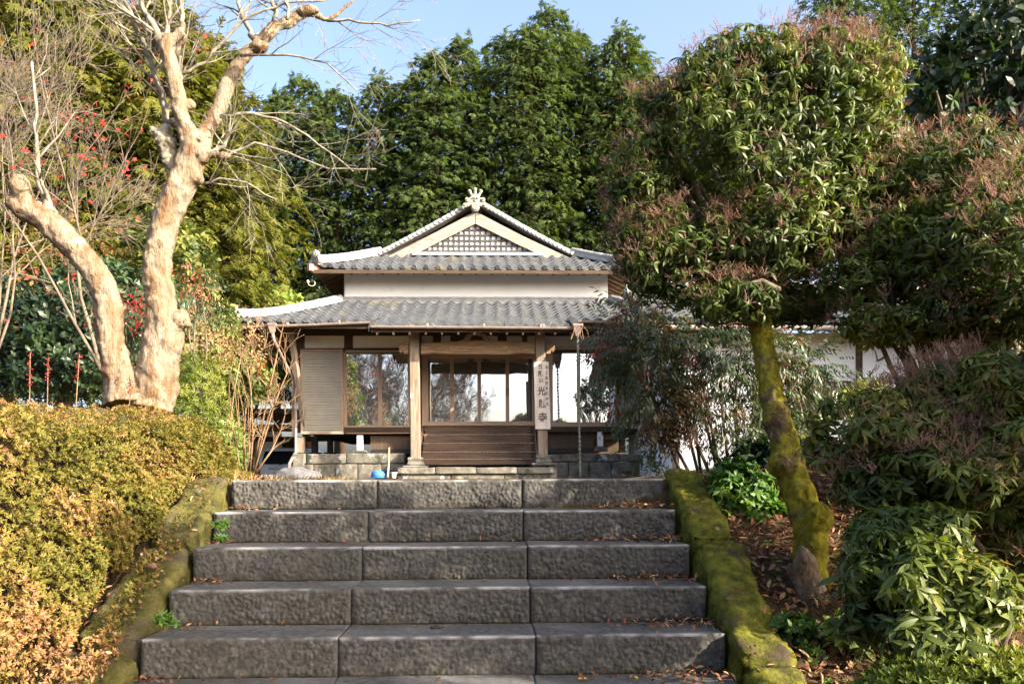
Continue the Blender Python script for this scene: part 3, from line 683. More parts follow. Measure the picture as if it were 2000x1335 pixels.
mb.ball((ox, oy - .03, oz + .22), .06, 10, 7, (1, .6, .8))
for q in range(b_start, len(mb.v)):
    x, y, z = mb.v[q]; mb.v[q] = (ox + (x - ox) * .84, y, oz + (z - oz) * .84)
mb.build('ridge_ornament', M['ornament'], rd, .006)

# gable: boards, lattice
GY = EY + 1.50
def gp(u, v, y=GY): p = L(u, v, y); return (p.x, p.z)
MB().prism([gp(928, 413), gp(928, 437), gp(860, 471), gp(795, 505), gp(745, 507), gp(832, 463)], GY, GY + .05).build('bargeboard', M['wood_pale'], TB, .006)
MB().prism([gp(929, 413), gp(1022, 461), gp(1112, 503), gp(1066, 503), gp(998, 471), gp(929, 437)], GY + .003, GY + .053).build('bargeboard', M['wood_pale'], TB, .006)
GL = EY + 1.60
def gl(u, v): p = L(u, v, GL); return (p.x, p.z)
A_ = gl(928, 428); B_ = gl(800, 500); C_ = gl(1062, 500)
MB().prism([A_, B_, C_], GL + .035, GL + .07).build('gable_board', M['plaster'], TB)
MB().prism([gl(928, 415), gl(700, 520), gl(1150, 520)], GL + .12, GL + .16).build('gable_wall', M['wood_dark'], TB)
mb = MB(); zb = gl(928, 492)[1]
def zg(x): return A_[1] - (A_[1] - B_[1]) * (x - A_[0]) / (B_[0] - A_[0]) if x < A_[0] else A_[1] - (A_[1] - C_[1]) * (x - A_[0]) / (C_[0] - A_[0])
for k in range(-11, 12):
    x = A_[0] + k * .152; zt = zg(x)
    if zt > zb + .04: mb.box(x - .022, x + .022, GL, GL + .03, zb, zt)
for k in range(7):
    z = zb + .03 + k * .152
    if z < A_[1] - .03:
        fr = (A_[1] - z) / (A_[1] - B_[1]); xl = A_[0] + (B_[0] - A_[0]) * fr; xr = A_[0] + (C_[0] - A_[0]) * fr; mb.box(xl, xr, GL - .01, GL + .02, z - .022, z + .022)
mb.build('gable_lattice', M['lattice'], TB)
p0 = L(805, 497, GL - .1); p1 = L(1062, 496, GL - .1)
b_('gable_sill', p0.x, p1.x, GL - .16, GL + .02, p0.z - .03, p0.z + .06, 'tile_pale')
mb = MB(); p2 = L(790, 502, EY + 1.9)
mb.tube([(p0.x - .1, EY + 1.86, p2.z - .01), (0, EY + 1.86, p2.z + .03), (p1.x + .1, EY + 1.86, p2.z - .01)], [.06, .06, .06], 10)
mb.box(p0.x - .1, p1.x + .1, EY + 1.78, EY + 1.95, p2.z - .12, p2.z - .03); mb.build('flashing_tile', M['tile_pale'], TB)

# ---------------- lower storey
WY = 1.9
def lx(u, y=WY): return L(u, 750, y).x
def lz(v, y=WY, u=929): return L(u, v, y).z
FL = lz(832); XL = lx(587); XR = lx(1272)
zt_ = lz(655)
# wall plates, frieze
b_('wall_plate', XL, XR, WY - .06, WY + .06, lz(655), lz(630), 'wood_dark')
b_('lintel', XL, XR, WY - .05, WY + .05, lz(690), lz(680), 'wood_dark')
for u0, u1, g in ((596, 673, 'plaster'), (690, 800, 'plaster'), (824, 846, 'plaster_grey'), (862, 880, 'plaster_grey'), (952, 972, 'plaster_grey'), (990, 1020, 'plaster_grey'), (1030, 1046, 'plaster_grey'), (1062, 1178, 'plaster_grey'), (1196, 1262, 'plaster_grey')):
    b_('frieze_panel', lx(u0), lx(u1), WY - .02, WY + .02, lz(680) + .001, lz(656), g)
for u0, u1 in ((587, 596), (673, 690), (1178, 1196), (1262, 1272), (800, 824), (846, 862), (880, 952), (972, 990), (1020, 1030), (1046, 1062)):
    b_('frieze_strut', lx(u0), lx(u1), WY - .04, WY + .03, lz(680), lz(656) + .002, 'wood_dark_v')
b_('backing_wall', XL + .02, XR - .02, WY + .13, WY + .2, FL - .05, zt_ + .3, 'wood_dark')
for sg, x in ((-1, XL), (1, XR)):
    b_('side_wall', x - .03, x + .03, WY + .07, 9.5, FL - .12, zt_ + .55, 'plaster')
# corner post, sills
for x in (XL + .02, XR - .02): b_('corner_post', x - .075, x + .075, WY - .075, WY + .06, FL - .02, zt_ + .45, 'wood_dark_v', .006)
for x0, x1 in ((XL - .1, lx(826)), (lx(1046), XR + .1)):
    b_('floor_sill', x0, x1, WY - .10, WY + .10, FL - .16, FL - .02, 'wood_dark')
def window(name, us, v0, v1, split_top=None, label=None, handle=False):
    """sliding glazed panels between the pixel columns in us; each panel is a part"""
    for i in range(len(us) - 1):
        x0, x1 = lx(us[i]), lx(us[i + 1]); yo = WY - .035 + (.03 if i % 2 else 0); z0, z1 = lz(v1), lz(v0); fw = .05
        mb = MB(); mb.box(x0, x0 + fw, yo, yo + .028, z0, z1); mb.box(x1 - fw, x1, yo, yo + .028, z0, z1)
        mb.box(x0 + fw, x1 - fw, yo, yo + .028, z0, z0 + .13); mb.box(x0 + fw, x1 - fw, yo, yo + .028, z1 - .04, z1)
        f = mb.build(name, M['frame'], TB, .003)
        MB().box(x0 + fw, x1 - fw, yo + .012, yo + .017, z0 + .13, z1 - .04).build('pane', M['glass'], f)
        if handle: MB().box((x1 if i % 2 == 0 else x0 + fw) - .035, (x1 if i % 2 == 0 else x0 + fw) - .015, yo - .006, yo, z0 + .8, z0 + 1.02).build('handle', M['wood_dark_v'], f)
window('window', (674, 742, 800), 689, 840)
window('window', (1076, 1130, 1204), 683, 834)
window('sliding_door', (833, 883, 936, 991, 1043), 697, 832, handle=True)
b_('door_jamb', lx(824), lx(833), WY - .07, WY + .05, FL, lz(690), 'frame'); b_('door_jamb', lx(1043), lx(1052), WY - .07, WY + .05, FL, lz(690), 'frame')
b_('door_head', lx(824), lx(1052), WY - .072, WY + .03, lz(697), lz(691), 'frame')
b_('door_sill', lx(824), lx(1050), WY - .16, WY + .02, lz(831), lz(828), 'frame')
b_('window_post', lx(672) - .02, lx(676), WY - .06, WY + .03, lz(845), lz(688), 'frame'); b_('window_post', lx(1066), lx(1076), WY - .06, WY + .03, lz(840), lz(683), 'frame')
b_('window_rail', lx(676), lx(800), WY - .075, WY + .03, lz(846), lz(840), 'frame'); b_('window_rail', lx(1070), lx(1270), WY - .075, WY + .03, lz(840), lz(834), 'frame')
b_('window_rail', lx(676), lx(800), WY - .075, WY + .03, lz(689), lz(684), 'frame'); b_('window_rail', lx(1070), lx(1206), WY - .075, WY + .03, lz(683), lz(678), 'frame')
def shutter_box(u0, u1, v0, v1):
    x0, x1, z0, z1 = lx(u0), lx(u1), lz(v1), lz(v0); y = WY - .2
    mb = MB(); mb.box(x0, x0 + .05, y, WY - .06, z0, z1); mb.box(x1 - .05, x1, y, WY - .06, z0, z1); mb.box(x0 + .05, x1 - .05, y, WY - .06, z1 - .05, z1); mb.box(x0 + .05, x1 - .05, y, WY - .06, z0, z0 + .04)
    f = mb.build('shutter_box', M['frame'], TB, .003)
    mb = MB(); n = 32; h = (z1 - z0 - .09) / n
    V = []; Q = []
    for k in range(n):
        zz = z0 + .04 + k * h
        V += [(x0 + .05, y + .008, zz), (x1 - .05, y + .008, zz), (x0 + .05, y + .008, zz + h * .62), (x1 - .05, y + .008, zz + h * .62), (x0 + .05, y + .03, zz + h * .8), (x1 - .05, y + .03, zz + h * .8)]
        b = k * 6; Q += [(b, b + 1, b + 3, b + 2), (b + 2, b + 3, b + 5, b + 4)]
        if k < n - 1: Q.append((b + 4, b + 5, b + 7, b + 6))
    mb.add(V, Q).build('shutter', M['shutter'], f)
shutter_box(590, 672, 684, 847); shutter_box(1208, 1268, 682, 838)
# porch posts, beam
p = L(811, 700, 0); q = L(1058, 700, 0)
def post(uc_t, uc_b, vt, vb, wpx=19):
    wd = wpx / 80.0; a = L(uc_t, vt, 0); b = L(uc_b, vb, 0)
    return MB().bar((b.x, 0, b.z), (a.x, 0, a.z), wd, wd, up=(0, 1, 0)).build('porch_post', M['wood_v'], TB, .018)
P1 = post(809, 812, 636, 895); P2 = post(1054, 1060, 634, 890)
a = L(802, 773, -.13); MB().box(a.x, a.x + .07, -.15, -.122, a.z - .06, a.z + .06).build('name_plate', M['plaster_grey'], P1)
for uc, vb, nm in ((812, 895, 0), (1061, 890, 0)):
    b = L(uc, vb, 0); mb = MB()
    prof = [(.19, .02), (.2, -.03), (.165, -.07), (.2, -.12), (.21, -.17)]
    vs = []; fs = []
    for (hw, dz) in [(.15, .03)] + prof: vs += [(b.x - hw, -hw, b.z + dz), (b.x + hw, -hw, b.z + dz), (b.x + hw, hw, b.z + dz), (b.x - hw, hw, b.z + dz)]
    for i in range(len(prof)): fs += [[i * 4 + j, i * 4 + (j + 1) % 4, i * 4 + 4 + (j + 1) % 4, i * 4 + 4 + j] for j in range(4)]
    fs += [[0, 3, 2, 1], [len(vs) - 4, len(vs) - 3, len(vs) - 2, len(vs) - 1]]
    mb.add(vs, fs).build('post_base', M['stone_base'], TB, .02)
    mb = MB().box(b.x - .3, b.x + .3, -.3, .3, b.z - .23, b.z - .171); mb.build('base_slab', M['stone_base'], TB, .02)
def bp(u, v, y=0): p = L(u, v, y); return (p.x, p.z)
mb = MB(); top = [(822, 670), (860, 669), (890, 667), (930, 665), (970, 666), (1010, 668), (1045, 669)]; bot = [(1045, 692), (1020, 690), (990, 693), (930, 692), (870, 692), (845, 690), (822, 693)]
mb.prism([bp(*t) for t in top + bot], -.085, .085); beam = mb.build('rainbow_beam', M['wood_h'], TB, .015)
# carved swirls on the beam (raised scrolls)
mb = MB()
for uc, sg in ((850, 1), (1018, -1)):
    pts = []
    for k in range(26):
        t = k / 25; r = 8.0 * (1 - t * .75); an = t * 3.2 * PI
        p_ = L(uc + sg * (r * 1.7 * math.cos(an) + 6), 680 + r * .85 * math.sin(an), -.09); pts.append((p_.x, -.086, p_.z))
    mb.tube(pts, [.016] * 26, 5)
    p_ = [L(uc + sg * k, 680 + 5 * math.sin(k * .25), -.09) for k in range(14, 50, 3)]; mb.tube([(q_.x, -.086, q_.z) for q_ in p_], [.014] * len(p_), 5)
for k0 in (0, 1):
    p_ = [L(875 + k * 5, 686 - k0 * 3 + 1.2 * math.sin(k * .3), -.09) for k in range(0, 24)]; mb.tube([(q_.x, -.086, q_.z) for q_ in p_], [.009] * len(p_), 5)
mb.build('carving', M['wood_h'], beam)
for us, sg in (((799, 778), -1), ((1066, 1084), 1)):
    u0, u1 = us; d = u1 - u0
    pl = [(u0, 670), (u0 + d * .5, 669), (u0 + d * .85, 671), (u0 + d * 1.0, 677), (u0 + d * .86, 680), (u0 + d * .98, 684), (u0 + d * .8, 690), (u0 + d * .55, 686), (u0 + d * .45, 692), (u0, 692)]
    MB().prism([bp(*t) for t in pl], -.075, .075).build('beam_nose', M['wood_h'], TB, .012)
# frog-leg strut
kp = [(893, 668), (905, 664), (911, 655), (922, 650), (939, 650), (950, 655), (957, 663), (968, 667), (955, 668), (944, 664), (941, 657), (934, 655), (926, 655), (920, 658), (918, 665), (908, 668)]
MB().prism([bp(*t) for t in kp], -.12, .06).build('frog_leg_strut', M['wood_v'], TB, .01)
z1 = L(930, 643, 0).z
b_('porch_plate', L(800, 640, 0).x - .5, L(1066, 640, 0).x + .5, -.07, .07, L(930, 647, 0).z, L(930, 640, 0).z, 'wood_dark', .008)
# tie beams from porch posts back to the hall
for u in (811, 1056):
    x = L(u, 660, 0).x; b_('tie_beam', x - .08, x + .08, .12, WY - .07, L(u, 668, 0).z, L(u, 655, 0).z, 'wood_dark', .008)
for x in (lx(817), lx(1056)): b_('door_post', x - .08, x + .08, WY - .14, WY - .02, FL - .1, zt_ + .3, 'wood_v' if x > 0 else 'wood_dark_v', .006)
# tube lamp box under the porch eave
a = L(870, 646, -.35); c = L(983, 639, -.35)
b_('lamp_box', a.x, c.x, -.40, -.30, a.z, c.z, 'white', .006)
for x in (a.x - .02, c.x + .03): b_('lamp_bracket', x - .012, x + .012, -.37, -.34, a.z - .12, c.z + .15, 'black')
# braces at the left corner, downpipe, gutters
mb = MB(); a = L(566, 640, .95); c = L(590, 845, WY - .1)
mb.bar((XL + .12, WY - .12, FL - .02), (L(568, 640, 1.2).x, 1.2, L(568, 645, 1.2).z), .13, .13); mb.build('brace_post', M['wood_v'], TB, .01)
def half_gutter(p0, p1, r=.06):
    p0 = Vector(p0); p1 = Vector(p1); mb = MB(); n = 10; V = []
    for p in (p0, p1):
        for rr in (r, r - .008):
            for j in range(n + 1): t = PI + PI * j / n; V.append((p.x, p.y + math.cos(t) * rr, p.z + math.sin(t) * rr))
    m_ = n + 1; Q = []
    for j in range(n): Q += [(j, j + 1, 2 * m_ + j + 1, 2 * m_ + j), (m_ + j + 1, m_ + j, 3 * m_ + j, 3 * m_ + j + 1)]
    Q += [(0, 2 * m_, 3 * m_, m_), (n, m_ + n, 3 * m_ + n, 2 * m_ + n)]
    mb.add(V, Q)
    d = p1 - p0; k = int(d.length / 1.2)
    for i in range(1, k + 1):
        c = p0 + d * i / (k + .6); mb.tube([c - d.normalized() * .02, c + d.normalized() * .02], [r + .006] * 2, 12)
    return mb.build('gutter', M['gutter'], TB)
ga = L(461, 638, PY - .07); gb = L(724, 628, PY - .07); half_gutter((ga.x, PY - .07, ga.z), (gb.x, PY - .07, gb.z))
ga = L(724, 636, -.86); gb = L(1122, 639, -.86); half_gutter((ga.x, -.86, ga.z), (gb.x, -.86, gb.z), .062)
ga = L(1130, 626, PY - .07); gb = L(1340, 632, PY - .07); half_gutter((ga.x, PY - .07, ga.z), (gb.x, PY - .07, gb.z))
def leader_head(c, s=1.0):
    mb = MB(); hw = [(.11, .11), (.11, .08), (.085, .03), (.06, -.08), (.04, -.14)]; V = []
    for (w_, dz) in hw: V += [(c[0] - w_ * s, c[1] - w_ * s, c[2] + dz * s), (c[0] + w_ * s, c[1] - w_ * s, c[2] + dz * s), (c[0] + w_ * s, c[1] + w_ * s, c[2] + dz * s), (c[0] - w_ * s, c[1] + w_ * s, c[2] + dz * s)]
    Q = []
    for i in range(len(hw) - 1): Q += [[i * 4 + j, i * 4 + (j + 1) % 4, i * 4 + 4 + (j + 1) % 4, i * 4 + 4 + j] for j in range(4)]
    mb.add(V, Q + [[16, 17, 18, 19]]); return mb.build('leader_head', M['gutter'], TB)
h = L(532, 640, PY - .09); leader_head((h.x, PY - .09, h.z), .95)
pts = [L(532, 648, PY - .09), L(534, 662, PY - .05), L(545, 685, .9), L(560, 715, 1.4), L(576, 745, 1.62), L(577, 800, 1.64), L(578, 882, 1.64), L(572, 892, 1.5), L(565, 905, 1.4), L(563, 925, 1.4)]
MB().tube(pts, [.042] * len(pts), 10).build('downpipe', M['gutter'], TB, smooth=True)
a = L(570, 690, 2.1); b_('corner_cladding', L(570, 690, WY).x, L(579, 690, WY).x, WY - .05, WY + .08, lz(851), lz(690), 'frame')
# frame timber struts of the pent roof side seen at left
for i, (u0, v0, u1, v1) in enumerate(((505, 690, 578, 722),)):
    a = L(u0, v0, 2.6); c = L(u1, v1, 2.6); MB().tube([a, c], [.04, .04], 8).build('side_pipe', M['gutter'], TB)
h = L(1128, 645, -.88); leader_head((h.x, -.88, h.z + .02), 1.1)
# floor level: boards, steps
sx0, sx1 = L(827, 850, 1.2).x, L(1040, 850, 1.2).x
stv = [(831, 845, WY - .10), (847, 862, 1.45), (864, 879, 1.15), (881, 893, .85), (895, 905, .55)]
for k, (v0, v1, y) in enumerate(stv):
    x0 = L(828 - k * 1.6, 850, y).x; x1 = L(1046 + k * 1.2, 850, y).x; z1 = L(929, v0, y).z; z0 = L(929, v1 + 2, y).z
    stp = MB().box(x0 + .02, x1 - .02, y + .02, y + .05, z0 - .0, z1 - .035).build('stair_riser', M['wood_stair'], TB)
    MB().box(x0, x1, y, y + .34 if k else y + .2, z1 - .034, z1).build('stair_tread', M['wood_v'], stp, .006)  # treads in paler wood than the risers, in place of a highlight
for sg, x in ((-1, sx0), (1, sx1)):
    pl = [(.50, L(929, 906, .55).z), (.50, L(929, 893, .55).z), (1.72, L(929, 830, 1.72).z), (WY - .12, L(929, 830, 1.72).z), (WY - .12, L(929, 906, .55).z)]
    xx = x + (-.09 if sg < 0 else .05)
    MB().add([(xx, y, z) for y, z in pl] + [(xx + .045, y, z) for y, z in pl], [[0, 1, 2, 3, 4], [9, 8, 7, 6, 5]] + [[i, i + 5, (i + 1) % 5 + 5, (i + 1) % 5] for i in range(5)]).build('stair_side', M['wood_stair'], TB, .005)
# stub posts under the floor, skirt boards
def stub(u, v0, v1, y, wd, m='wood_v', stone=True):
    x = L(u, 860, y).x; z1 = L(929, v0, y).z; z0 = L(929, v1, y).z
    b_('floor_post', x - wd / 2, x + wd / 2, y - wd / 2, y + wd / 2, z0, z1, m, .01)
    if stone:
        zb_ = L(929, 882, y).z - .0
        MB().add([(x - .2, y - .2, zb_), (x + .2, y - .2, zb_), (x + .2, y + .2, zb_), (x - .2, y + .2, zb_), (x - .14, y - .14, z0 + .004), (x + .14, y - .14, z0 + .004), (x + .14, y + .14, z0 + .004), (x - .14, y + .14, z0 + .004)],
                 [(0, 3, 2, 1), (4, 5, 6, 7), (0, 1, 5, 4), (1, 2, 6, 5), (2, 3, 7, 6), (3, 0, 4, 7)]).build('pad_stone', M['stone_base'], TB, .02)
fy_ = WY - .42
stub(588, 851, 884, WY, .19); stub(703, 849, 878, WY, .15, 'plaster'); stub(1172, 840, 872, WY, .15, 'plaster'); stub(1266, 840, 880, WY, .19, 'wood_dark_v')
stub(615, 850, 885, 4.2, .17, 'wood_dark_v'); stub(645, 850, 885, 5.8, .17, 'wood_dark_v'); stub(1215, 845, 884, 4.2, .17, 'wood_dark_v')
b_('skirt_or_shade_board', lx(722), lx(812), WY + .12, WY + .15, lz(883), lz(850), 'skirt'); b_('skirt_or_shade_board', lx(1070), lx(1160), WY + .12, WY + .15, lz(880), lz(842), 'skirt')
b_('underfloor_vent', lx(725), lx(800), WY + .06, WY + .11, lz(885), lz(876), 'black'); b_('underfloor_vent', lx(1070), lx(1155), WY + .06, WY + .11, lz(884), lz(875), 'black')
b_('skirt_or_shade_board', XL + 1.6, XR - .1, 6.2, 6.25, L(929, 905, fy_).z, FL - .12, 'wood_dark')  # dark board added far back to darken the see-through gap under the floor
b_('floor', XL + .1, XR - .1, WY + .25, 9.4, FL - .18, FL - .06, 'wood_dark')
# foundation
fy = WY - .42
def stones(row, v0, v1, y0, y1, res=None):
    for k in range(len(row) - 1):
        x0, x1 = L(row[k], 900, y0).x, L(row[k + 1], 900, y0).x; z1 = L(929, v0, y0).z + random.uniform(-.01, .01); z0 = L(929, v1, y0).z
        mb = MB(); n = 5; V = []; Q = []
        bm = bmesh.new(); bmesh.ops.create_cube(bm, size=1); bmesh.ops.subdivide_edges(bm, edges=bm.edges[:], cuts=5, use_grid_fill=True)
        for v in bm.verts:
            v.co = Vector((x0 + .006 + (v.co.x + .5) * (x1 - x0 - .012), y0 + (v.co.y + .5) * (y1 - y0), z0 + .004 + (v.co.z + .5) * (z1 - z0 - .008)))
            v.co += Vector((nz(v.co, 5, 1) * .006, nz(v.co, 4, 3) * .035, nz(v.co, 3, 9) * .012))
        me = bpy.data.meshes.new('foundation_stone'); bm.to_mesh(me); bm.free(); me.materials.append(M['stone_base']); me.polygons.foreach_set('use_smooth', [True] * len(me.polygons))
        o = bpy.data.objects.new('foundation_stone', me); C.objects.link(o); o.parent = TB
        bv = o.modifiers.new('b', 'BEVEL'); bv.width = .012; bv.limit_method = 'ANGLE'; bv.angle_limit = rad(50)
stones([573, 597, 676, 790], 884, 904, fy + .02, fy + .5); stones([573, 612, 654, 698, 745, 790], 904, 940, fy + .05, fy + .5)
stones([1070, 1135, 1210, 1290], 886, 902, fy + .02, fy + .5); stones([1070, 1110, 1150, 1195, 1245, 1290], 902, 940, fy + .05, fy + .5)
stones([776, 850, 930, 1010, 1085], 912, 925, -.55, .45); stones([776, 880, 985, 1085], 925, 940, -.48, .45)
b_('porch_floor', L(782, 900, .4).x, L(1082, 900, .4).x, -.44, fy + .3, L(929, 935, 0).z, L(929, 913, -.4).z, 'stone_base')
b_('yard_foundation', XL - .1, XR + .25, fy + .5, 9.6, -.1, L(929, 905, fy).z, 'stone_base')
for x in (L(579, 900, fy).x,): b_('corner_stone', x - .1, x + .2, fy - .03, fy + .45, L(929, 912, fy).z, L(929, 884, fy).z + .003, 'stone_base', .02)

# ================================================================== THINGS IN THE YARD
TBM = Matrix.Translation(BO) @ Matrix.Rotation(BYAW, 4, 'Z')
def world(p): return TBM @ Vector(p)
sb = empty('sign_board', world((0, 0, 0)), BYAW)
tag(sb, 'tall pale wooden name board with brushed black characters hung on the right porch post', 'sign')
SYB = -.155
q = [L(1042, 706, SYB), L(1071, 706, SYB), L(1075.5, 838, SYB), L(1045.5, 838, SYB)]
M['sign_wood'] = mat('sign board wood', [(.28, (.34, .30, .26)), (.5, (.50, .46, .41)), (.72, (.60, .56, .5))], scale=3, stretch=(8, 8, .6), bump=.3, rough=.8)
M['ink'] = mat('faded ink', [(.3, (.07, .05, .04)), (.7, (.14, .11, .09))], scale=30, bump=0, rough=.9)
MB().prism([(p.x, p.z) for p in q], SYB - .03, SYB).build('board', M['sign_wood'], sb, .006)
def glyph(ch, u, v, px, thick=.018, sx=1.0):
    cu = bpy.data.curves.new('t', 'FONT'); cu.body = ch; cu.size = 1; cu.offset = thick; cu.extrude = .002; cu.resolution_u = 3
    to = bpy.data.objects.new('t', cu); C.objects.link(to); dg = bpy.context.evaluated_depsgraph_get(); dg.update()
    me = bpy.data.meshes.new_from_object(to.evaluated_get(dg)); C.objects.unlink(to); bpy.data.objects.remove(to)
    n = len(me.vertices); co = np.empty(n * 3, np.float32); me.vertices.foreach_get('co', co); co = co.reshape(-1, 3)
    mn = co.min(0); mx = co.max(0); sc_ = 1.0 / max(mx[0] - mn[0], mx[1] - mn[1]); cc = (mn + mx) / 2
    p = L(u, v, SYB - .03); k = px / 81.0; out = np.empty_like(co)
    out[:, 0] = p.x + (co[:, 0] - cc[0]) * sc_ * k * sx + (co[:, 1] - cc[1]) * sc_ * k * -.01; out[:, 1] = SYB - .0335 + co[:, 2] * .5; out[:, 2] = p.z + (co[:, 1] - cc[1]) * sc_ * k
    me.vertices.foreach_set('co', out.ravel()); me.update(); me.materials.clear(); me.materials.append(M['ink'])
    o = bpy.data.objects.new('character', me); C.objects.link(o); o.parent = sb
for ch, u, v, px in (('日', 1055.5, 716, 9.5), ('融', 1056, 729, 12), ('山', 1056.5, 741.5, 10), ('光', 1057.5, 763, 18), ('照', 1059, 788, 18), ('寺', 1060, 815, 21)): glyph(ch, u, v, px, .03, .85)
for k, ch in enumerate('浄土真宗本願寺派'): glyph(ch, 1067 + k * .22, 717 + k * 10.2, 7.2, .012, .8)

# rain chain
rc_ = empty('rain_chain', world((L(1128, 700, -.88).x, -.88, 0)), BYAW)
tag(rc_, 'long rain chain of small metal cups hanging from the porch gutter beside the name board', 'rain chain')
zt = L(1128, 655, -.88).z; zb = L(1128, 932, -.88).z; n = 34
for k in range(n):
    z = zt - (zt - zb) * k / n; dx = L(1128 + k * .12, 700, -.88).x - L(1128, 700, -.88).x
    MB().tube([(dx, 0, z - .075), (dx, 0, z - .03), (dx, 0, z)], [.016, .03, .046], 8).tube([(dx, 0, z), (dx, 0, z + .02)], [.01, .01], 5).build('chain_cup', M['copper'], rc_)
# dry vine caught on the leader head
mb = MB(); rr = random.Random(5); p0 = world((L(1131, 640, -.98).x, -.98, L(1131, 640, -.98).z))
for k in range(7):
    a = rr.uniform(0, 6.28); pts = [p0 + Vector((rr.uniform(-.08, .08), rr.uniform(-.05, .05), .06))]
    d = Vector((math.cos(a) * .02, math.sin(a) * .015, .01))
    for j in range(6): d.z -= .014; pts.append(pts[-1] + d + Vector((rr.uniform(-.02, .02), 0, rr.uniform(-.03, 0))))
    mb.tube(pts, [.007] * 7, 4)
tag(mb.build('dry_vine', M['twig_tan']), 'tangle of dry vine caught on the gutter funnel above the rain chain', 'vine')

# blue bucket, cane, cream pot, white rock
p = W(738, 932, 18.2)
bk = empty('bucket', (p.x, p.y, 0)); tag(bk, 'blue plastic bucket lying upside down on the yard by the foundation', 'bucket')
V = MB(); V.tube([(0, 0, 0), (0, 0, .09), (0, 0, .14), (0, 0, .165), (0, 0, .172)], [.155, .15, .125, .08, .02], 20).build('shell', M['blue'], bk, smooth=True)
MB().tube([(.158 * math.cos(a), .158 * math.sin(a), .015) for a in np.linspace(0, 2 * PI, 24)], [.01] * 24, 6).build('rim', M['blue'], bk)
pa = W(757, 932, 18.3); pb = W(760, 874, 18.9)
tag(MB().tube([pa, pa.lerp(pb, .5) + Vector((.01, 0, 0)), pb], [.022, .02, .018], 8).build('cane', M['bamboo']), 'thin grey pole leaning against the foundation beside the blue bucket', 'pole')
p = W(769, 932, 18.1); ct = empty('flower_pot', (p.x, p.y, 0)); tag(ct, 'small cream plastic pot on the yard beside the porch platform', 'pot')
MB().tube([(0, 0, 0), (0, 0, .10)], [.045, .06], 16).build('body', M['cream'], ct); MB().tube([(0, 0, .10), (0, 0, .13)], [.075, .078], 16).build('rim', M['cream'], ct)
def rock(name, c, r, m, seed, label):
    bm = bmesh.new(); bmesh.ops.create_icosphere(bm, subdivisions=4, radius=1)
    for v in bm.verts:
        d = v.co.copy(); k = 1 + .28 * nz(d, 1.3, seed) + .12 * nz(d, 3.1, seed) + .04 * nz(d, 9, seed)
        v.co = Vector((c[0] + d.x * r[0] * k, c[1] + d.y * r[1] * k, c[2] + max(-.4, d.z) * r[2] * k))
    me = bpy.data.meshes.new(name); bm.to_mesh(me); bm.free(); me.materials.append(m); me.polygons.foreach_set('use_smooth', [True] * len(me.polygons))
    o = bpy.data.objects.new(name, me); C.objects.link(o); return tag(o, label, 'rock')
p = W(582, 930, 8.2); rock('rock', (p.x, p.y, -.0), (.22, .2, .12), M['rock'], 2, 'large pale rock right of the dry weeds behind the top step')
p = W(525, 930, 8.2); rock('rock', (p.x, p.y, -.02), (.2, .2, .06), M['rock'], 8, 'low pale rock half hidden by the dry weeds behind the top step')
p = W(440, 930, 6.4); rock('rock', (p.x, p.y, .0), (.12, .14, .05), M['rock'], 12, 'small lichen grey rock at the top end of the left kerb stones')
p = W(297, 1105, 4.7); rock('pebble', (p.x, p.y, p.z), (.03, .03, .022), M['bark_smooth'], 5, 'single pinkish pebble on the mossy kerb stone left of the steps')
p = W(852, 1223, 4.45); rock('drain_plug', (p.x, p.y, -.797), (.03, .02, .012), M['black'], 3, 'small flat black stone on the tread of the widest step')

# car, carport
cp = W(548, 930, 28.4); cg = -.62
car = empty('parked_car', (cp.x, cp.y, cg), rad(-4)); tag(car, 'white minivan parked with its tail to the yard under the carport', 'car')
def sect(y, hw, z0, z1, rt): return [(-hw, y, z0), (-hw * 1.0, y, z0 + (z1 - z0) * .45), (-hw * .93, y, z0 + (z1 - z0) * .62), (-hw * rt, y, z1 - .06), (-hw * rt + .12, y, z1), (hw * rt - .12, y, z1), (hw * rt, y, z1 - .06), (hw * .93, y, z0 + (z1 - z0) * .62), (hw, y, z0 + (z1 - z0) * .45), (hw, y, z0)]
secs = [sect(0, .80, .32, 1.05, .93), sect(.02, .85, .28, 1.12, .93), sect(.16, .86, .26, 1.64, .84), sect(.4, .86, .24, 1.68, .84), sect(2.6, .86, .24, 1.66, .84), sect(3.3, .86, .24, 1.1, .9), sect(4.1, .82, .26, .95, .9), sect(4.25, .7, .3, .75, .9)]
V = [p for s in secs for p in s]; Q = []
for i in range(len(secs) - 1): Q += [[i * 10 + j, i * 10 + (j + 1) % 10, i * 10 + 10 + (j + 1) % 10, i * 10 + 10 + j] for j in range(10)]
MB().add(V, Q + [list(range(10))[::-1], list(range(len(V) - 10, len(V)))]).build('body', M['car_paint'], car, .03, smooth=True)
MB().add([(-.68, -.03, 1.12), (.68, -.03, 1.12), (.6, .12, 1.56), (-.6, .12, 1.56), (-.68, .05, 1.08), (.68, .05, 1.08), (.6, .2, 1.56), (-.6, .2, 1.56)], [(0, 1, 2, 3), (4, 7, 6, 5), (0, 4, 5, 1), (1, 5, 6, 2), (2, 6, 7, 3), (3, 7, 4, 0)]).build('rear_window', M['dark_glass'], car, .01)
MB().tube([(-.05, -.03, 1.06), (.2, -.01, 1.16), (.42, 0, 1.2)], [.012, .01, .008], 6).build('wiper', M['black'], car)
box('trim', -.42, .42, -.035, .0, .93, .97, M['chrome'], car, .005); box('number_plate', -.17, .17, -.03, -.005, .72, .88, M['white'], car, .004)
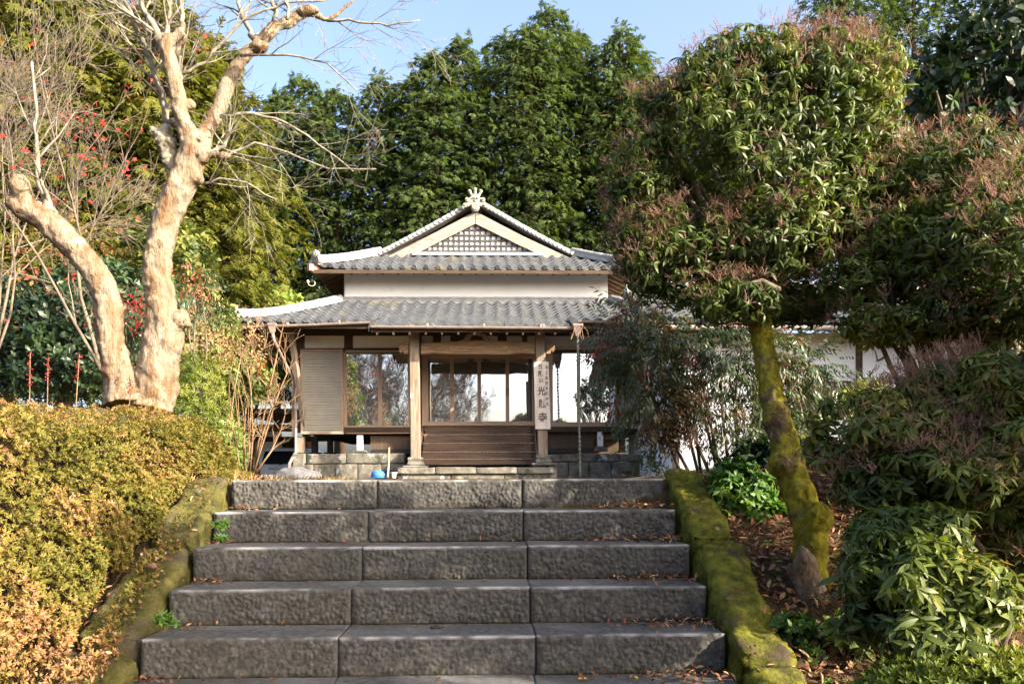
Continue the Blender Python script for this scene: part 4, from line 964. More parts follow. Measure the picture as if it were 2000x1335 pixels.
for sg in (-1, 1): MB().add([(sg * .72, -.02, .72), (sg * .86, .02, .72), (sg * .84, .06, 1.1), (sg * .74, .0, 1.1), (sg * .72, .15, .72), (sg * .865, .2, .72), (sg * .85, .2, 1.1), (sg * .74, .15, 1.1)], [(0, 1, 2, 3), (4, 7, 6, 5), (0, 4, 5, 1), (1, 5, 6, 2), (2, 6, 7, 3), (3, 7, 4, 0)]).build('tail_light', M['tail'], car, .01)
box('bumper', -.82, .82, -.06, .1, .3, .62, M['car_paint'], car, .04)
for sx in (-.8, .8):
    for y in (.75, 3.3):
        wh = MB().tube([(sx - .1, y, .3), (sx + .1, y, .3)], [.3, .3], 20).build('wheel', M['black'], car); MB().tube([(sx - .105, y, .3), (sx + .105, y, .3)], [.18, .18], 14).build('rim', M['chrome'], wh)
cport = empty('carport', (W(520, 900, 29).x, 29, cg)); tag(cport, 'open carport with flat dark roof and brown beams behind the left corner of the temple', 'carport')
def cpx(u, Y=29): return W(u, 800, Y).x - cport.location.x
def cpz(v, Y=29): return W(520, v, Y).z - cg
box('roof', cpx(452), cpx(700), -.2, 5.5, cpz(806), cpz(800), M['wood_dark_v'], cport); box('fascia', cpx(450), cpx(700), -.26, -.2, cpz(808), cpz(799), M['wood_soffit'], cport)
box('beam', cpx(470), cpx(700), .1, .25, cpz(842), cpz(828), M['wood_soffit'], cport); box('beam', cpx(470), cpx(700), 1.6, 1.75, cpz(858), cpz(848), M['wood_soffit'], cport)
for u in (473, 489, 655): box('post', cpx(u) - .08, cpx(u) + .08, .1, .26, 0, cpz(842), M['wood_v'], cport, .01)
box('back_wall', cpx(400), cpx(520), 5.2, 5.3, 0, cpz(838), M['wood_dark_v'], cport); box('side_panel', cpx(463), cpx(470), .05, 5.2, 0, cpz(830), M['plaster_grey'], cport)

# white-walled house to the right behind the shrubs
HO = Vector((3.45, 17.5, 0)); hs = empty('outbuilding', HO, rad(1.0)); tag(hs, 'low white walled building with tiled roof seen through the shrubs on the right', 'house')
def hz_(v): return (930 - v) / 1600 * 17.5
hw_ = 13.5
box('wall', 0, hw_, 0, .12, -.1, hz_(650), M['plaster'], hs); box('side_wall', 0, .12, .123, 6, -.1, hz_(650), M['plaster'], hs)
u0 = (1538 - 1000) / 1600 * 17.5 - 3.45; u1 = (1664 - 1000) / 1600 * 17.5 - 3.45
wn = MB().box(u0, u1, -.05, -.004, hz_(800), hz_(744)).build('window', M['wood_dark_v'], hs, .01)
for k in range(2): box('pane', u0 + .06 + k * (u1 - u0) / 2, u0 + (k + 1) * (u1 - u0) / 2 - .04, -.06, -.052, hz_(797), hz_(750), M['dark_glass'], wn)
for x in (0.05, 4.0, 8.0, 12.0): box('post', x - .07, x + .07, -.03, -.003, -.1, hz_(650), M['wood_dark_v'], hs)
mb = MB(); tile_patch(mb, -.6, hw_ + .6, 0, 3.4, lambda s, q: (s, -.75 + q, hz_(652) + .12 + .42 * q)); rf = mb.build('roof', M['tile'], hs)
slab('soffit', [(-.6, -.72, hz_(652) - .02), (hw_ + .6, -.72, hz_(652) - .02), (hw_ + .6, 2.6, hz_(652) + 1.36), (-.6, 2.6, hz_(652) + 1.36)], .03, 'wood_soffit', hs)
MB().bar((-.6, 2.7, hz_(652) + 1.6), (hw_ + .6, 2.7, hz_(652) + 1.6), .25, .28).build('ridge', M['tile_pale'], rf)
MB().tube([(-.55, -.80, hz_(652) + .0), (hw_ + .5, -.80, hz_(652) - .05)], [.055, .055], 10).build('gutter', M['gutter'], hs)

# ================================================================== PLANTS
def blob(u, v, Y, ru, rv, ry=None):
    p = W(u, v, Y); k = Y / F; return ((p.x, p.y, p.z), (ru * k, (ry if ry else (ru + rv) / 2) * k, rv * k))
def mat_frames(D, N):
    D = D / np.linalg.norm(D, axis=1, keepdims=True); N = N - D * (N * D).sum(1, keepdims=True); N /= np.maximum(np.linalg.norm(N, axis=1, keepdims=True), 1e-6)
    X = np.cross(D, N); return np.stack([X, D, N], axis=2)
def tube_np(pts, rs, n=5):
    mb = MB(); mb.tube(pts, rs, n, caps=False); return mb
def limbs(mb, src, blobs, rng, per=3, r=.02, inner=.75, n=6, twigs=0):
    for c, rr_ in blobs:
        for k in range(per):
            d = rng.normal(size=3); d[2] = abs(d[2]) * .6; d /= np.linalg.norm(d); e = Vector(np.array(c) + d * np.array(rr_) * inner); s = Vector(src)
            m = s.lerp(Vector(c), .55) + Vector(rng.normal(size=3) * .06)
            pts = [s, s.lerp(m, .5) + Vector(rng.normal(size=3) * .03), m, m.lerp(e, .5) + Vector(rng.normal(size=3) * .03), e]
            mb.tube(pts, [r, r * .8, r * .6, r * .4, r * .2], n, caps=False)
            for q_ in range(twigs):
                a = m.lerp(e, rng.uniform(.1, .9)); t = a + Vector(np.clip(rng.normal(size=3), -1, 1) * np.array(rr_) * .3)
                mb.tube([a, a.lerp(t, .5) + Vector(rng.normal(size=3) * .02), t], [r * .3, r * .2, r * .1], 4, caps=False)
def bud_template(rng):
    it = []
    for k in range(6):      # drooping branched panicle: thin strands with bead-like buds
        a = rng.uniform(0, 2 * PI); e = rng.uniform(.25, 1.2); R = rotz(a) @ rotx(e); Ls = rng.uniform(.6, 1.0)
        v = np.array([(-.012, 0, 0), (.012, 0, 0), (.008, Ls, -.12 * Ls), (-.012, Ls, -.12 * Ls)]); it.append((v @ R.T, np.array([(0, 1, 2, 3)])))
        for j in range(6):
            t = .3 + .7 * j / 5; c = np.array([rng.uniform(-.06, .06), Ls * t, -.12 * Ls * t + rng.uniform(-.05, .03)]); s_ = .034
            v = c + np.array([(-s_, 0, 0), (0, s_ * 1.3, s_ * .5), (s_, 0, 0), (0, -s_ * 1.3, -s_ * .5)]); it.append((v @ R.T, np.array([(0, 1, 2, 3)])))
    return combine(it)
rngT = np.random.default_rng(11)
LF = t_leaf(1, .27, 3, .34, .14, .55)
T_pieris = [rosette(rngT, LF, n, rad(-65), rad(22), .05, (.7, 1.15)) for n in (9, 10, 11, 10)]
T_bud = [bud_template(rngT) for _ in range(4)]
def pieris(name, blobs, n, rng, trunk_src, label, cat, leaf=.078, buds=.33, seed=0, group=None, gap=-.3, inner_n=.35, bud_size=.11, gf=2.0, mleaf='lf_pieris', tr_parent=None, per=3, lr=.022):
    root = tr_parent or empty(name, trunk_src)
    off = Vector(root.location)
    P, N = crown_points(blobs, n, rng, gap=gap, seed=seed, gf=gf)
    Pi, Ni = crown_points(blobs, int(n * inner_n), rng, shell=(.3, .75), gap=-.6, seed=seed)
    N2 = N * .75 + np.array([0, 0, .55]) + rng.normal(size=N.shape) * .25; Ni2 = Ni + rng.normal(size=Ni.shape) * .6
    PA = np.vstack([P, Pi]) - np.array(off); NA = np.vstack([N2, Ni2])
    cl = np.array([nz(p, 2.3, seed + 3) for p in PA]); rb = np.clip(.45 + cl * 1.0 + rng.normal(size=len(PA)) * .16, 0, 1)
    scatter('foliage', T_pieris, PA, NA, leaf * rng.uniform(.55, 1.25, len(PA)), M[mleaf], rng, root, rb, .6)
    if buds:
        sel = np.array([rng.random() < buds * (1.6 if nz(p, 1.7, seed + 9) > -.02 else .25) * (1.3 if nn[2] > 0 else .5) for p, nn in zip(P, N)])
        Pb = P[sel] - np.array(off) + N[sel] * .04 + np.array([0, 0, .02]); Nb = N[sel] * .5 + np.array([0, 0, .8]) + rng.normal(size=(sel.sum(), 3)) * .25
        scatter('flower_buds', T_bud, Pb, Nb, bud_size * rng.uniform(.6, 1.15, len(Pb)), M['lf_bud'], rng, root)
    mb = MB(); limbs(mb, (0, 0, 0) if not tr_parent else Vector(trunk_src) - off, [((c[0] - off.x, c[1] - off.y, c[2] - off.z), r) for c, r in blobs], rng, per, lr, twigs=3, inner=.6)
    mb.build('branches_or_hull', M['bark_grey'], root, smooth=True)
    return tag(root, label, cat, group)

# --- leaning moss-covered tree with the big crown
tp = [(1602, 1262, 46, 4.62), (1598, 1210, 44, 4.66), (1590, 1150, 41, 4.7), (1584, 1090, 38, 4.75), (1578, 1020, 36, 4.8), (1562, 965, 34, 4.86), (1545, 915, 33, 4.92), (1532, 870, 31, 4.97), (1520, 820, 29, 5.02), (1512, 780, 27, 5.08),
      (1503, 735, 26, 5.15), (1494, 690, 25, 5.22), (1487, 640, 26, 5.3), (1480, 590, 23, 5.38), (1478, 530, 21, 5.45)]
base = W(1602, 1262, 4.62); mt = empty('mossy_tree', base)
def px_tube(mb, spec, off=Vector((0, 0, 0)), n=14, jit=.05, sub=3, wob=.012, seed=0):
    pts = [W(u, v, Y) - off for u, v, r, Y in spec]; rs = [r * Y / F for u, v, r, Y in spec]; P_ = []; R_ = []
    for i in range(len(pts) - 1):
        p0 = pts[max(i - 1, 0)]; p1 = pts[i]; p2 = pts[i + 1]; p3 = pts[min(i + 2, len(pts) - 1)]
        for k in range(sub):
            t = k / sub; q = .5 * ((2 * p1) + (p2 - p0) * t + (2 * p0 - 5 * p1 + 4 * p2 - p3) * t * t + (3 * p1 - p0 - 3 * p2 + p3) * t ** 3)
            P_.append(q + Vector((nz(q, 4, seed), nz(q, 4, seed + 3), 0)) * wob); R_.append((rs[i] * (1 - t) + rs[i + 1] * t) * (1 + .10 * nz(q, 6, seed + 8)))
    P_.append(pts[-1]); R_.append(rs[-1]); mb.tube(P_, R_, n, jit=jit)
def organic(mb, name, m, parent, voxel=.012, disp=.02, tex=.12, smooth_it=4):
    o = mb.build(name, m, parent, smooth=True)
    r = o.modifiers.new('remesh', 'REMESH'); r.mode = 'VOXEL'; r.voxel_size = voxel; r.use_smooth_shade = True
    s_ = o.modifiers.new('smooth', 'SMOOTH'); s_.iterations = smooth_it
    t = bpy.data.textures.new(name, 'CLOUDS'); t.noise_scale = tex; t.noise_depth = 3
    d = o.modifiers.new('displace', 'DISPLACE'); d.texture = t; d.strength = disp; d.mid_level = .5; d.texture_coords = 'LOCAL'
    return o
tp = [(u, v, r * .86, Y) for u, v, r, Y in tp]
mb = MB(); px_tube(mb, tp, base); mb.ball(W(1512, 815, 5.0) - base, .075, 12, 8, (1, .9, 1.5)); mb.ball(W(1590, 1015, 4.78) - base, .11, 12, 8); mb.ball(W(1528, 905, 4.9) - base, .09, 12, 8)
organic(mb, 'trunk', M['bark_moss'], mt, .011, .035, .05)
mb = MB(); px_tube(mb, [(1606, 1280, 36, 4.62), (1596, 1220, 34, 4.62), (1584, 1165, 31, 4.62), (1570, 1120, 29, 4.62), (1560, 1096, 29, 4.62), (1557, 1092, 29, 4.62)], base); organic(mb, 'stub', M['bark_brown'], mt, .009, .02, .03, 1)
rng = np.random.default_rng(21)
D = 5.55
CR = [blob(1480, 290, D, 250, 200), blob(1320, 260, D + .1, 110, 115), blob(1262, 390, D, 80, 140), blob(1650, 225, D + .1, 150, 140), blob(1460, 150, D, 150, 85), blob(1600, 150, D + .1, 115, 78), blob(1330, 480, D - .1, 130, 110), blob(1500, 470, D - .1, 150, 110),
      blob(1640, 400, D - .1, 130, 120), blob(1720, 260, D + .1, 88, 80), blob(1430, 590, D - .35, 105, 45), blob(1560, 590, D, 100, 50), blob(1280, 520, D - .2, 70, 60)]
CR = [(c, tuple(q * .93 for q in r)) for c, r in CR]
pieris('mossy_tree', CR, 5600, rng, W(1480, 560, 5.45), 'leaning moss covered tree with a broad dense crown right of the steps', 'tree', .060, .62, 2, tr_parent=mt, gap=-.24, bud_size=.075, per=5, lr=.035)

D = 4.9; rng = np.random.default_rng(22)
pieris('shrub', [blob(1900, 355, D + .4, 170, 80), blob(1820, 490, D, 150, 115), blob(1960, 480, D - .1, 170, 160), blob(1690, 545, D + .1, 80, 60), blob(1900, 255, D + .5, 40, 30), blob(2090, 450, D, 140, 130), blob(1830, 620, D, 130, 45), blob(1720, 630, D + .1, 80, 45), blob(1960, 620, D, 130, 50), blob(2180, 420, D, 120, 120)], 4000, rng, W(1930, 1000, D + .3),
       'tall leathery leaved shrub at the right edge of the photo, level with the temple roof', 'shrub', .064, .34, 5, bud_size=.09, gap=-.3, group='shrubs on the right bank', per=4, lr=.03)
D = 3.9; rng = np.random.default_rng(23)
pieris('shrub', [blob(1740, 840, D + .2, 160, 80), blob(1890, 790, D + .2, 150, 90), blob(1990, 730, D, 120, 75), blob(1660, 880, D + .25, 90, 55), blob(1880, 930, D, 200, 90), blob(2060, 880, D - .1, 160, 170), blob(1720, 950, D + .1, 110, 55), blob(1990, 1020, D + .1, 120, 90)], 2300, rng, W(1950, 1270, D + .2),
       'leathery leaved shrub right of the leaning trunk with brown bud sprays along its top', 'shrub', .072, .5, 8, bud_size=.09, gap=-.34, group='shrubs on the right bank', per=4, lr=.022)
D = 3.25; rng = np.random.default_rng(24)
pieris('shrub', [blob(1790, 1150, D, 130, 100), blob(1720, 1100, D + .2, 80, 70), blob(1900, 1160, D - .1, 90, 80), blob(1820, 1240, D - .1, 110, 70), blob(1700, 1210, D + .1, 60, 60), blob(1780, 1040, D + .4, 130, 60)], 900, rng, W(1820, 1330, D),
       'low bright green glossy shrub at the bottom right, without flower buds', 'shrub', .078, 0, 12, gap=-.4, group='shrubs on the right bank')
D = 5.4; rng = np.random.default_rng(25)
pieris('shrub', [blob(1740, 1010, D, 110, 110), blob(1900, 1050, D - .2, 150, 120), blob(2080, 1100, D - .3, 170, 160)], 800, rng, W(1850, 1230, D),
       'dark shaded shrub behind the low glossy one, below the shrub with brown sprays', 'shrub', .075, 0.05, 15, gap=-.45, group='shrubs on the right bank')
# unseen shrubs added along the right bank, their gaps shaped to shade the steps
for k, (bl, n) in enumerate((([((3.5, 2.5, 1.6), (.7, .8, .8)), ((3.4, 3.4, 1.1), (.6, .6, .8))], 1500), ([((3.7, 1.5, 2.2), (.8, .7, .8)), ((3.4, 1.2, 1.2), (.7, .6, .7))], 1400))):
    rng = np.random.default_rng(40 + k); x, y, z = bl[0][0]
    pieris('shrub', bl, n, rng, (x, y, gz(x, y) - .1), 'unseen shrub added on the right bank to shade the steps', 'shrub', .14, .0, 20 + k, gap=-.10, gf=1.5, group='shrubs on the right bank', inner_n=.06)
# unseen broadleaf tree added beyond the right edge to shade the white house
SHADE = True
# --- camellia in the top right corner
T_cam = [rosette(rngT, t_leaf(1, .5, 3, .15, .18, .5), n, rad(-30), rad(60), .05, (.8, 1.15)) for n in (4, 5, 6)]
def leafy(name, blobs, n, rng, src, label, cat, temps, size, m, seed=0, gap=-.3, group=None, inner_n=.3, up=.4, per=3, lr=.02, twig='bark_grey', gf=2.0, jitter=.4, shell=(.72, 1.06)):
    root = empty(name, src); off = np.array(src)
    P, N = crown_points(blobs, n, rng, gap=gap, seed=seed, gf=gf, shell=shell); Pi, Ni = crown_points(blobs, int(n * inner_n) + 3, rng, shell=(.25, .75), gap=-.7, seed=seed)
    PA = np.vstack([P, Pi]) - off; NA = np.vstack([N, Ni]) + np.array([0, 0, up]) + rng.normal(size=(len(PA), 3)) * jitter
    rb = np.clip(.45 + np.array([nz(p, 2.0, seed + 3) for p in PA]) * 1.1 + rng.normal(size=len(PA)) * .16, 0, 1)
    scatter('foliage', temps, PA, NA, size * rng.uniform(.7, 1.2, len(PA)), M[m], rng, root, rb, .6)
    mb = MB(); limbs(mb, (0, 0, 0), [(tuple(np.array(c) - off), r) for c, r in blobs], rng, per, lr, twigs=4)
    mb.build('branches_or_hull', M[twig], root, smooth=True)
    return tag(root, label, cat, group)
D = 7.5; rng = np.random.default_rng(31)
leafy('camellia_tree', [blob(1990, 60, D, 130, 110), blob(1920, 150, D, 100, 85), blob(1850, 200, D, 75, 60), blob(1830, 120, D + .1, 45, 35), blob(1800, 180, D, 35, 30), blob(2150, 150, D, 170, 170), blob(1960, 250, D, 130, 60)], 900, rng, tuple(W(1990, 950, D + .3)),
      'dark glossy leaved tree standing behind the shrubs in the top right corner', 'tree', T_cam, .10, 'lf_camellia', 3, gap=-.1, per=5, lr=.05)

# --- nandina with red berries by the top step
def frond(rng):
    it = []; lf = t_leaf(.25, .075, 2, .3, .1, .4)
    for k in range(11):
        t = .25 + .75 * (k // 2) / 5; sgn = 1 if k % 2 else -1; a = sgn * rad(rng.uniform(35, 75)) if k < 10 else 0
        R = rotz(-a) @ rotx(rad(rng.uniform(-55, -5))); v, q = lf; s_ = rng.uniform(.75, 1.1)
        it.append(((v * s_) @ R.T + np.array([0, t, -.25 * t * t]), q))
        if k % 2 == 0 and k < 10:
            R = rotz(-a * .5) @ rotx(rad(rng.uniform(-60, 10))); it.append(((v * .85) @ R.T + np.array([sgn * .16, t + .05, -.25 * t * t - .03]), q))
    v = np.array([(-.008, 0, 0), (.008, 0, 0), (.005, 1, -.25), (-.005, 1, -.25)]); it.append((v, np.array([(0, 1, 2, 3)])))
    return combine(it)
T_frond = [frond(rngT) for _ in range(5)]
T_berry = [combine([(np.array([(-1, 0, 0), (0, 0, -1), (1, 0, 0), (0, 0, 1)]) * .5, np.array([(0, 1, 2, 3)])), (np.array([(0, -1, 0), (0, 0, -1), (0, 1, 0), (0, 0, 1)]) * .5, np.array([(0, 1, 2, 3)])), (np.array([(0, -1, 0), (-1, 0, 0), (0, 1, 0), (1, 0, 0)]) * .5, np.array([(0, 1, 2, 3)]))])]
def nandina(src, blobs, n, rng, stems, label, berries, seed, size=.26, m='lf_nandina', bs=.0085):
    root = empty('nandina', src); off = np.array(src)
    P, N = crown_points(blobs, n, rng, shell=(.25, 1.05), gap=-.3, seed=seed, gf=2.2)
    Dd = N * .8 + rng.normal(size=N.shape) * .45; Dd[:, 2] = Dd[:, 2] * .6 - .15; Nn = np.tile([0, 0, 1.0], (len(P), 1)) + rng.normal(size=N.shape) * .35
    rb = np.clip(.45 + np.array([nz(p, 2.0, seed + 3) for p in P]) * 1.0 + rng.normal(size=len(P)) * .2, 0, 1)
    scatter('foliage', T_frond, P - off, N, size * rng.uniform(.6, 1.15, len(P)), M[m], rng, root, rb, .6, R=mat_frames(Dd, Nn))
    mb = MB()
    for (a, b_2) in stems:
        a = Vector(a) - Vector(src); b_2 = Vector(b_2) - Vector(src); mid = a.lerp(b_2, .5) + Vector(rng.normal(size=3) * .05)
        mb.tube([a, a.lerp(mid, .5), mid, mid.lerp(b_2, .6) + Vector(rng.normal(size=3) * .02), b_2], [.014, .013, .011, .009, .005], 6, caps=False)
    mb.build('stems', M['bark_grey'], root, smooth=True)
    if berries:
        Pb = []
        for c, r in berries:
            k = 46; q_ = rng.normal(size=(k, 3)) * np.array(r) * .8; Pb.append(np.array(c) + q_)
        Pb = np.vstack(Pb) - off; scatter('berries', T_berry, Pb, rng.normal(size=Pb.shape), bs * 2 * rng.uniform(.8, 1.1, len(Pb)), M['berry'], rng, root)['kind'] = 'stuff'
    return tag(root, label, 'shrub', 'nandina shrubs')
D = 6.9; rng = np.random.default_rng(51)
NB = [blob(1380, 830, D, 90, 60), blob(1480, 840, D + .2, 70, 60), blob(1250, 700, D - .3, 85, 110), blob(1330, 700, D, 110, 130), blob(1420, 740, D, 90, 100), blob(1300, 790, D - .2, 80, 75), blob(1230, 640, D, 50, 60), blob(1490, 720, D + .2, 90, 90), blob(1570, 740, D + .3, 60, 70), blob(1270, 860, D - .2, 35, 40)]
st_ = [(W(1330 + i * 13 + (i % 3) * 4, 925, D - .1 + .05 * (i % 4)), W(1240 + i * 23, 690 + 20 * (i % 3), D - .2 + .1 * (i % 3))) for i in range(15)]
be = [(tuple(W(u, v, D - .55)), (.05, .05, .06 * k)) for u, v, k in ((1238, 598, 1), (1200, 640, 1), (1215, 610, .8), (1165, 690, .8), (1180, 672, .7), (1295, 655, 1.5), (1305, 640, 1), (1352, 700, 1), (1345, 712, .7), (1255, 730, .7), (1195, 800, .8), (1150, 700, .5))]
nandina(tuple(W(1400, 925, D)), NB, 1500, rng, st_, 'nandina bush with red berries in front of the right end of the temple', be, 4, .25)

# --- small plants along the right kerb
T_weed = [rosette(rngT, t_leaf(1, .55, 2, .2, .1, .5), n, rad(-5), rad(60), .05) for n in (5, 7, 8)]
rng = np.random.default_rng(61)
leafy('sapling', [blob(1450, 960, 5.5, 60, 60), blob(1490, 1010, 5.4, 45, 40), blob(1430, 930, 5.6, 45, 35), blob(1410, 1010, 5.4, 20, 30)], 330, rng, tuple(W(1470, 1110, 5.4)), 'leafy green sapling between the right kerb stones and the leaning trunk', 'plant', T_weed, .055, 'weed', 6, gap=-.35, lr=.008)
leafy('sapling', [blob(1545, 1225, 4.3, 45, 25), blob(1600, 1260, 4.25, 70, 22)], 110, rng, tuple(W(1560, 1300, 4.3)), 'small weedy plant at the foot of the leaning trunk', 'plant', T_weed, .045, 'weed', 8, gap=-.5, lr=.004)
leafy('sapling', [blob(1655, 1230, 4.1, 30, 25), blob(1690, 1250, 4.1, 22, 18)], 22, rng, tuple(W(1665, 1300, 4.1)), 'broad leaved yellow green seedling just right of the leaning trunk foot', 'plant', T_weed, .09, 'lf_lime', 9, gap=-.9, lr=.004)
leafy('azalea_bush', [blob(1880, 1330, 3.0, 160, 45), blob(1760, 1350, 3.0, 70, 45), blob(2030, 1320, 3.0, 120, 50)], 1500, rng, tuple(W(1880, 1420, 3.0)), 'clipped green azalea at the bottom right corner of the photo', 'bush', [rosette(rngT, t_leaf(1, .36, 2, .1, .12, .55), n, rad(10), rad(75), .03) for n in (6, 7)], .03, 'lf_azalea_green', 14, gap=-.5, lr=.006)

# --- big azalea hedge on the left
T_az = [rosette(rngT, t_leaf(1, .38, 2, .12, .12, .55), n, rad(0), rad(75), .03) for n in (6, 7, 8)]
def hedge_surf(Y, s):
    """s 0..1 from the foot of the face towards the steps, up and over the top"""
    far = max(0, (Y - 6.4) / 1.3); near = max(0, (2.6 - Y) / .8)
    xr = -2.17 - .03 * (Y - 4) - .45 * far ** 2.0
    zg_ = -.8 + (Y - 4.213) * .536 - .10 if Y < 5.7 else -.02
    zt_2 = .36 + .055 * (Y - 3.5) - .25 * far ** 2 + .0
    h = zt_2 - zg_
    if s < .45:
        t = s / .45; x = xr - .10 * math.sin(t * PI * .5) + .09 * math.sin(PI * t) - .18 * t * t; z = zg_ + h * .80 * t
    elif s < .6:
        t = (s - .45) / .15; x = xr - .28 - .35 * (1 - math.cos(t * PI / 2)) ; z = zg_ + h * (.80 + .20 * math.sin(t * PI / 2))
    else:
        t = (s - .6) / .4; x = xr - .63 - 2.6 * t; z = zt_2 + .10 * math.sin(t * 3) - .05 * t
    p = Vector((x, Y, z)); k = .09 * nz(p, 1.6, 3) + .07 * nz(p, 4.0, 5) + .05 * nz(p, 9.0, 7) - .02
    return p, k
rng = np.random.default_rng(71); hd = empty('azalea_hedge', (-3.0, 4.8, gz(-3, 4.8))); off = np.array(hd.location)
P = []; N = []; n_ = 0
while n_ < 27000:
    Y = rng.uniform(2.2, 7.7); s_ = rng.uniform(0, 1) ** 1.15 * .82
    if Y < 3.1 and s_ > .6: continue
    p, k = hedge_surf(Y, s_); pa, _ = hedge_surf(Y + .02, s_); pb_, _ = hedge_surf(Y, min(1, s_ + .01)); nn = (pb_ - p).cross(pa - p)
    if nn.length < 1e-9: continue
    nn.normalize()
    if nn.x < 0 and nn.z < 0: nn = -nn
    if s_ > .5 and nn.z < 0: nn = -nn
    q_ = p + nn * (k - rng.uniform(0, 1) ** 2 * .12); P.append(q_[:]); N.append(nn[:]); n_ += 1
P = np.array(P); N = np.array(N); cl = np.array([nz(p, 1.1, 4) for p in P]); yy = (P[:, 0] + P[:, 1] * -.0)
rb = np.clip(.50 + cl * .5 + .65 * np.array([nz(p, 3.0, 14) for p in P]) + .07 * (4.8 - P[:, 1]) + rng.normal(size=len(P)) * .2, 0, 1)
scatter('foliage', T_az, P - off, N + rng.normal(size=P.shape) * .45 + np.array([0, 0, .25]), .025 * rng.uniform(.6, 1.3, len(P)), M['lf_azalea'], rng, hd, rb, .7)
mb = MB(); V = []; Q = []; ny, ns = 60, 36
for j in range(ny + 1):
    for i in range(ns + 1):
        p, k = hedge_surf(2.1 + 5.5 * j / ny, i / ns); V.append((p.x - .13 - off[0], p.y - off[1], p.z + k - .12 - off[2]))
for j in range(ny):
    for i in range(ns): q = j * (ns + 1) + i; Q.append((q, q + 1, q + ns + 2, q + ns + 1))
M['hedge_hull'] = mat('dark hedge hull', [(.35, (.02, .014, .008)), (.6, (.07, .05, .03))], scale=30, bump=1, bdist=.05, rough=1, spec=0)
np_mesh('branches_or_hull', V, Q, M['hedge_hull'], parent=hd)  # one dark hull under the hedge leaves, added to block light
mb = MB()
for k in range(70):
    Y = rng.uniform(2.6, 7.0); p, kk = hedge_surf(Y, rng.uniform(0, .12)); a = Vector(p) - Vector(off); b2 = a + Vector((rng.uniform(.0, .16), rng.uniform(-.15, .15), rng.uniform(-.04, .1)))
    mb.tube([a + Vector((-.1, 0, .03)), a.lerp(b2, .5) + Vector(rng.normal(size=3) * .015), b2], [.004, .003, .002], 4, caps=False)
tag(hd, 'long clipped azalea hedge in autumn leaf along the left of the steps', 'hedge')

# --- the pale pollarded tree with two trunks
D = 7.0; base = W(285, 775, D) + Vector((0, 0, -.25)); cm = empty('pollarded_tree', base)
mb = MB()
A = [(298, 800, 50, D), (302, 755, 46, D), (312, 700, 42, D), (322, 650, 42, D), (318, 610, 34, D), (310, 560, 31, D), (308, 510, 31, D), (318, 455, 32, D), (338, 400, 33, D), (358, 350, 32, D), (372, 315, 31, D), (378, 285, 29, D)]
B = [(374, 290, 26, D), (362, 250, 19, D - .05), (350, 215, 18, D - .08), (345, 175, 16, D - .1), (338, 140, 16, D - .1), (331, 108, 17, D - .12), (328, 85, 18, D - .12), (345, 72, 11, D - .1), (355, 62, 8, D - .1)]
B2 = [(330, 90, 15, D - .12), (312, 78, 12, D - .12), (306, 70, 9, D - .12)]
Cc = [(386, 285, 24, D), (402, 262, 18, D + .05), (422, 222, 16, D + .1), (438, 180, 16, D + .15), (455, 145, 16, D + .18), (478, 112, 14, D + .2), (503, 88, 15, D + .2), (520, 70, 15, D + .25), (540, 52, 12, D + .3), (562, 42, 12, D + .32), (590, 28, 12, D + .36), (612, 22, 11, D + .4), (636, 38, 5, D + .42), (660, 28, 4, D + .45), (690, 0, 3, D + .5)]
Dd_ = [(250, 790, 50, D - .05), (236, 745, 38, D - .05), (222, 700, 30, D - .08), (215, 650, 29, D - .1), (213, 605, 29, D - .1), (200, 560, 30, D - .12), (172, 515, 30, D - .15), (138, 475, 30, D - .18), (100, 440, 30, D - .2), (62, 415, 27, D - .22), (35, 398, 25, D - .24), (15, 388, 18, D - .25)]
D2 = [(58, 412, 24, D - .22), (46, 385, 22, D - .25), (38, 362, 22, D - .27), (36, 350, 18, D - .27)]
for sp_ in (A, B, B2, Cc, Dd_, D2):
    sp_ = [(u, v, r * .86, Y) for u, v, r, Y in sp_]; px_tube(mb, sp_, base, n=14, jit=.04, wob=.02, seed=len(sp_))
for u, v, r, sq in ((352, 625, 20, (1, 1, 1)), (364, 633, 9, (1, 1, .8)), (342, 410, 16, (1, 1, 1)), (380, 345, 18, (1, 1, 1)), (395, 300, 20, (1, 1, 1)), (328, 88, 24, (1, 1, 1)), (352, 72, 14, (1, 1, 1)), (310, 78, 14, (1, 1, 1)), (372, 205, 10, (1, 1, 1)),
                    (506, 92, 15, (1.3, 1, .8)), (600, 22, 11, (2.2, 1, .9)), (95, 415, 16, (1, 1, 1)), (72, 405, 14, (1, 1, 1)), (240, 690, 14, (1, 1, 1)), (330, 700, 18, (1, 1, 1)), (415, 300, 11, (1.4, 1, .8)), (440, 305, 9, (1.5, 1, .7))):
    mb.ball(W(u, v, D - .02) - base, r * D / F, 12, 8, sq)
organic(mb, 'trunk', M['bark_smooth'], cm, .012, .05, .10, 2)
mb = MB(); px_tube(mb, [(345, 350, 10, D + .05), (336, 325, 13, D + .05), (328, 295, 16, D + .05), (320, 262, 15, D + .05), (335, 255, 12, D + .05)], base, n=10)
for u, v, r in ((300, 255, 10), (318, 272, 16), (332, 280, 14), (326, 310, 12)): mb.ball(W(u, v, D + .02 if u < 400 else D + .12) - base, r * D / F, 10, 7)
organic(mb, 'burl', M['bark_lichen'], cm, .012, .05, .035, 2)
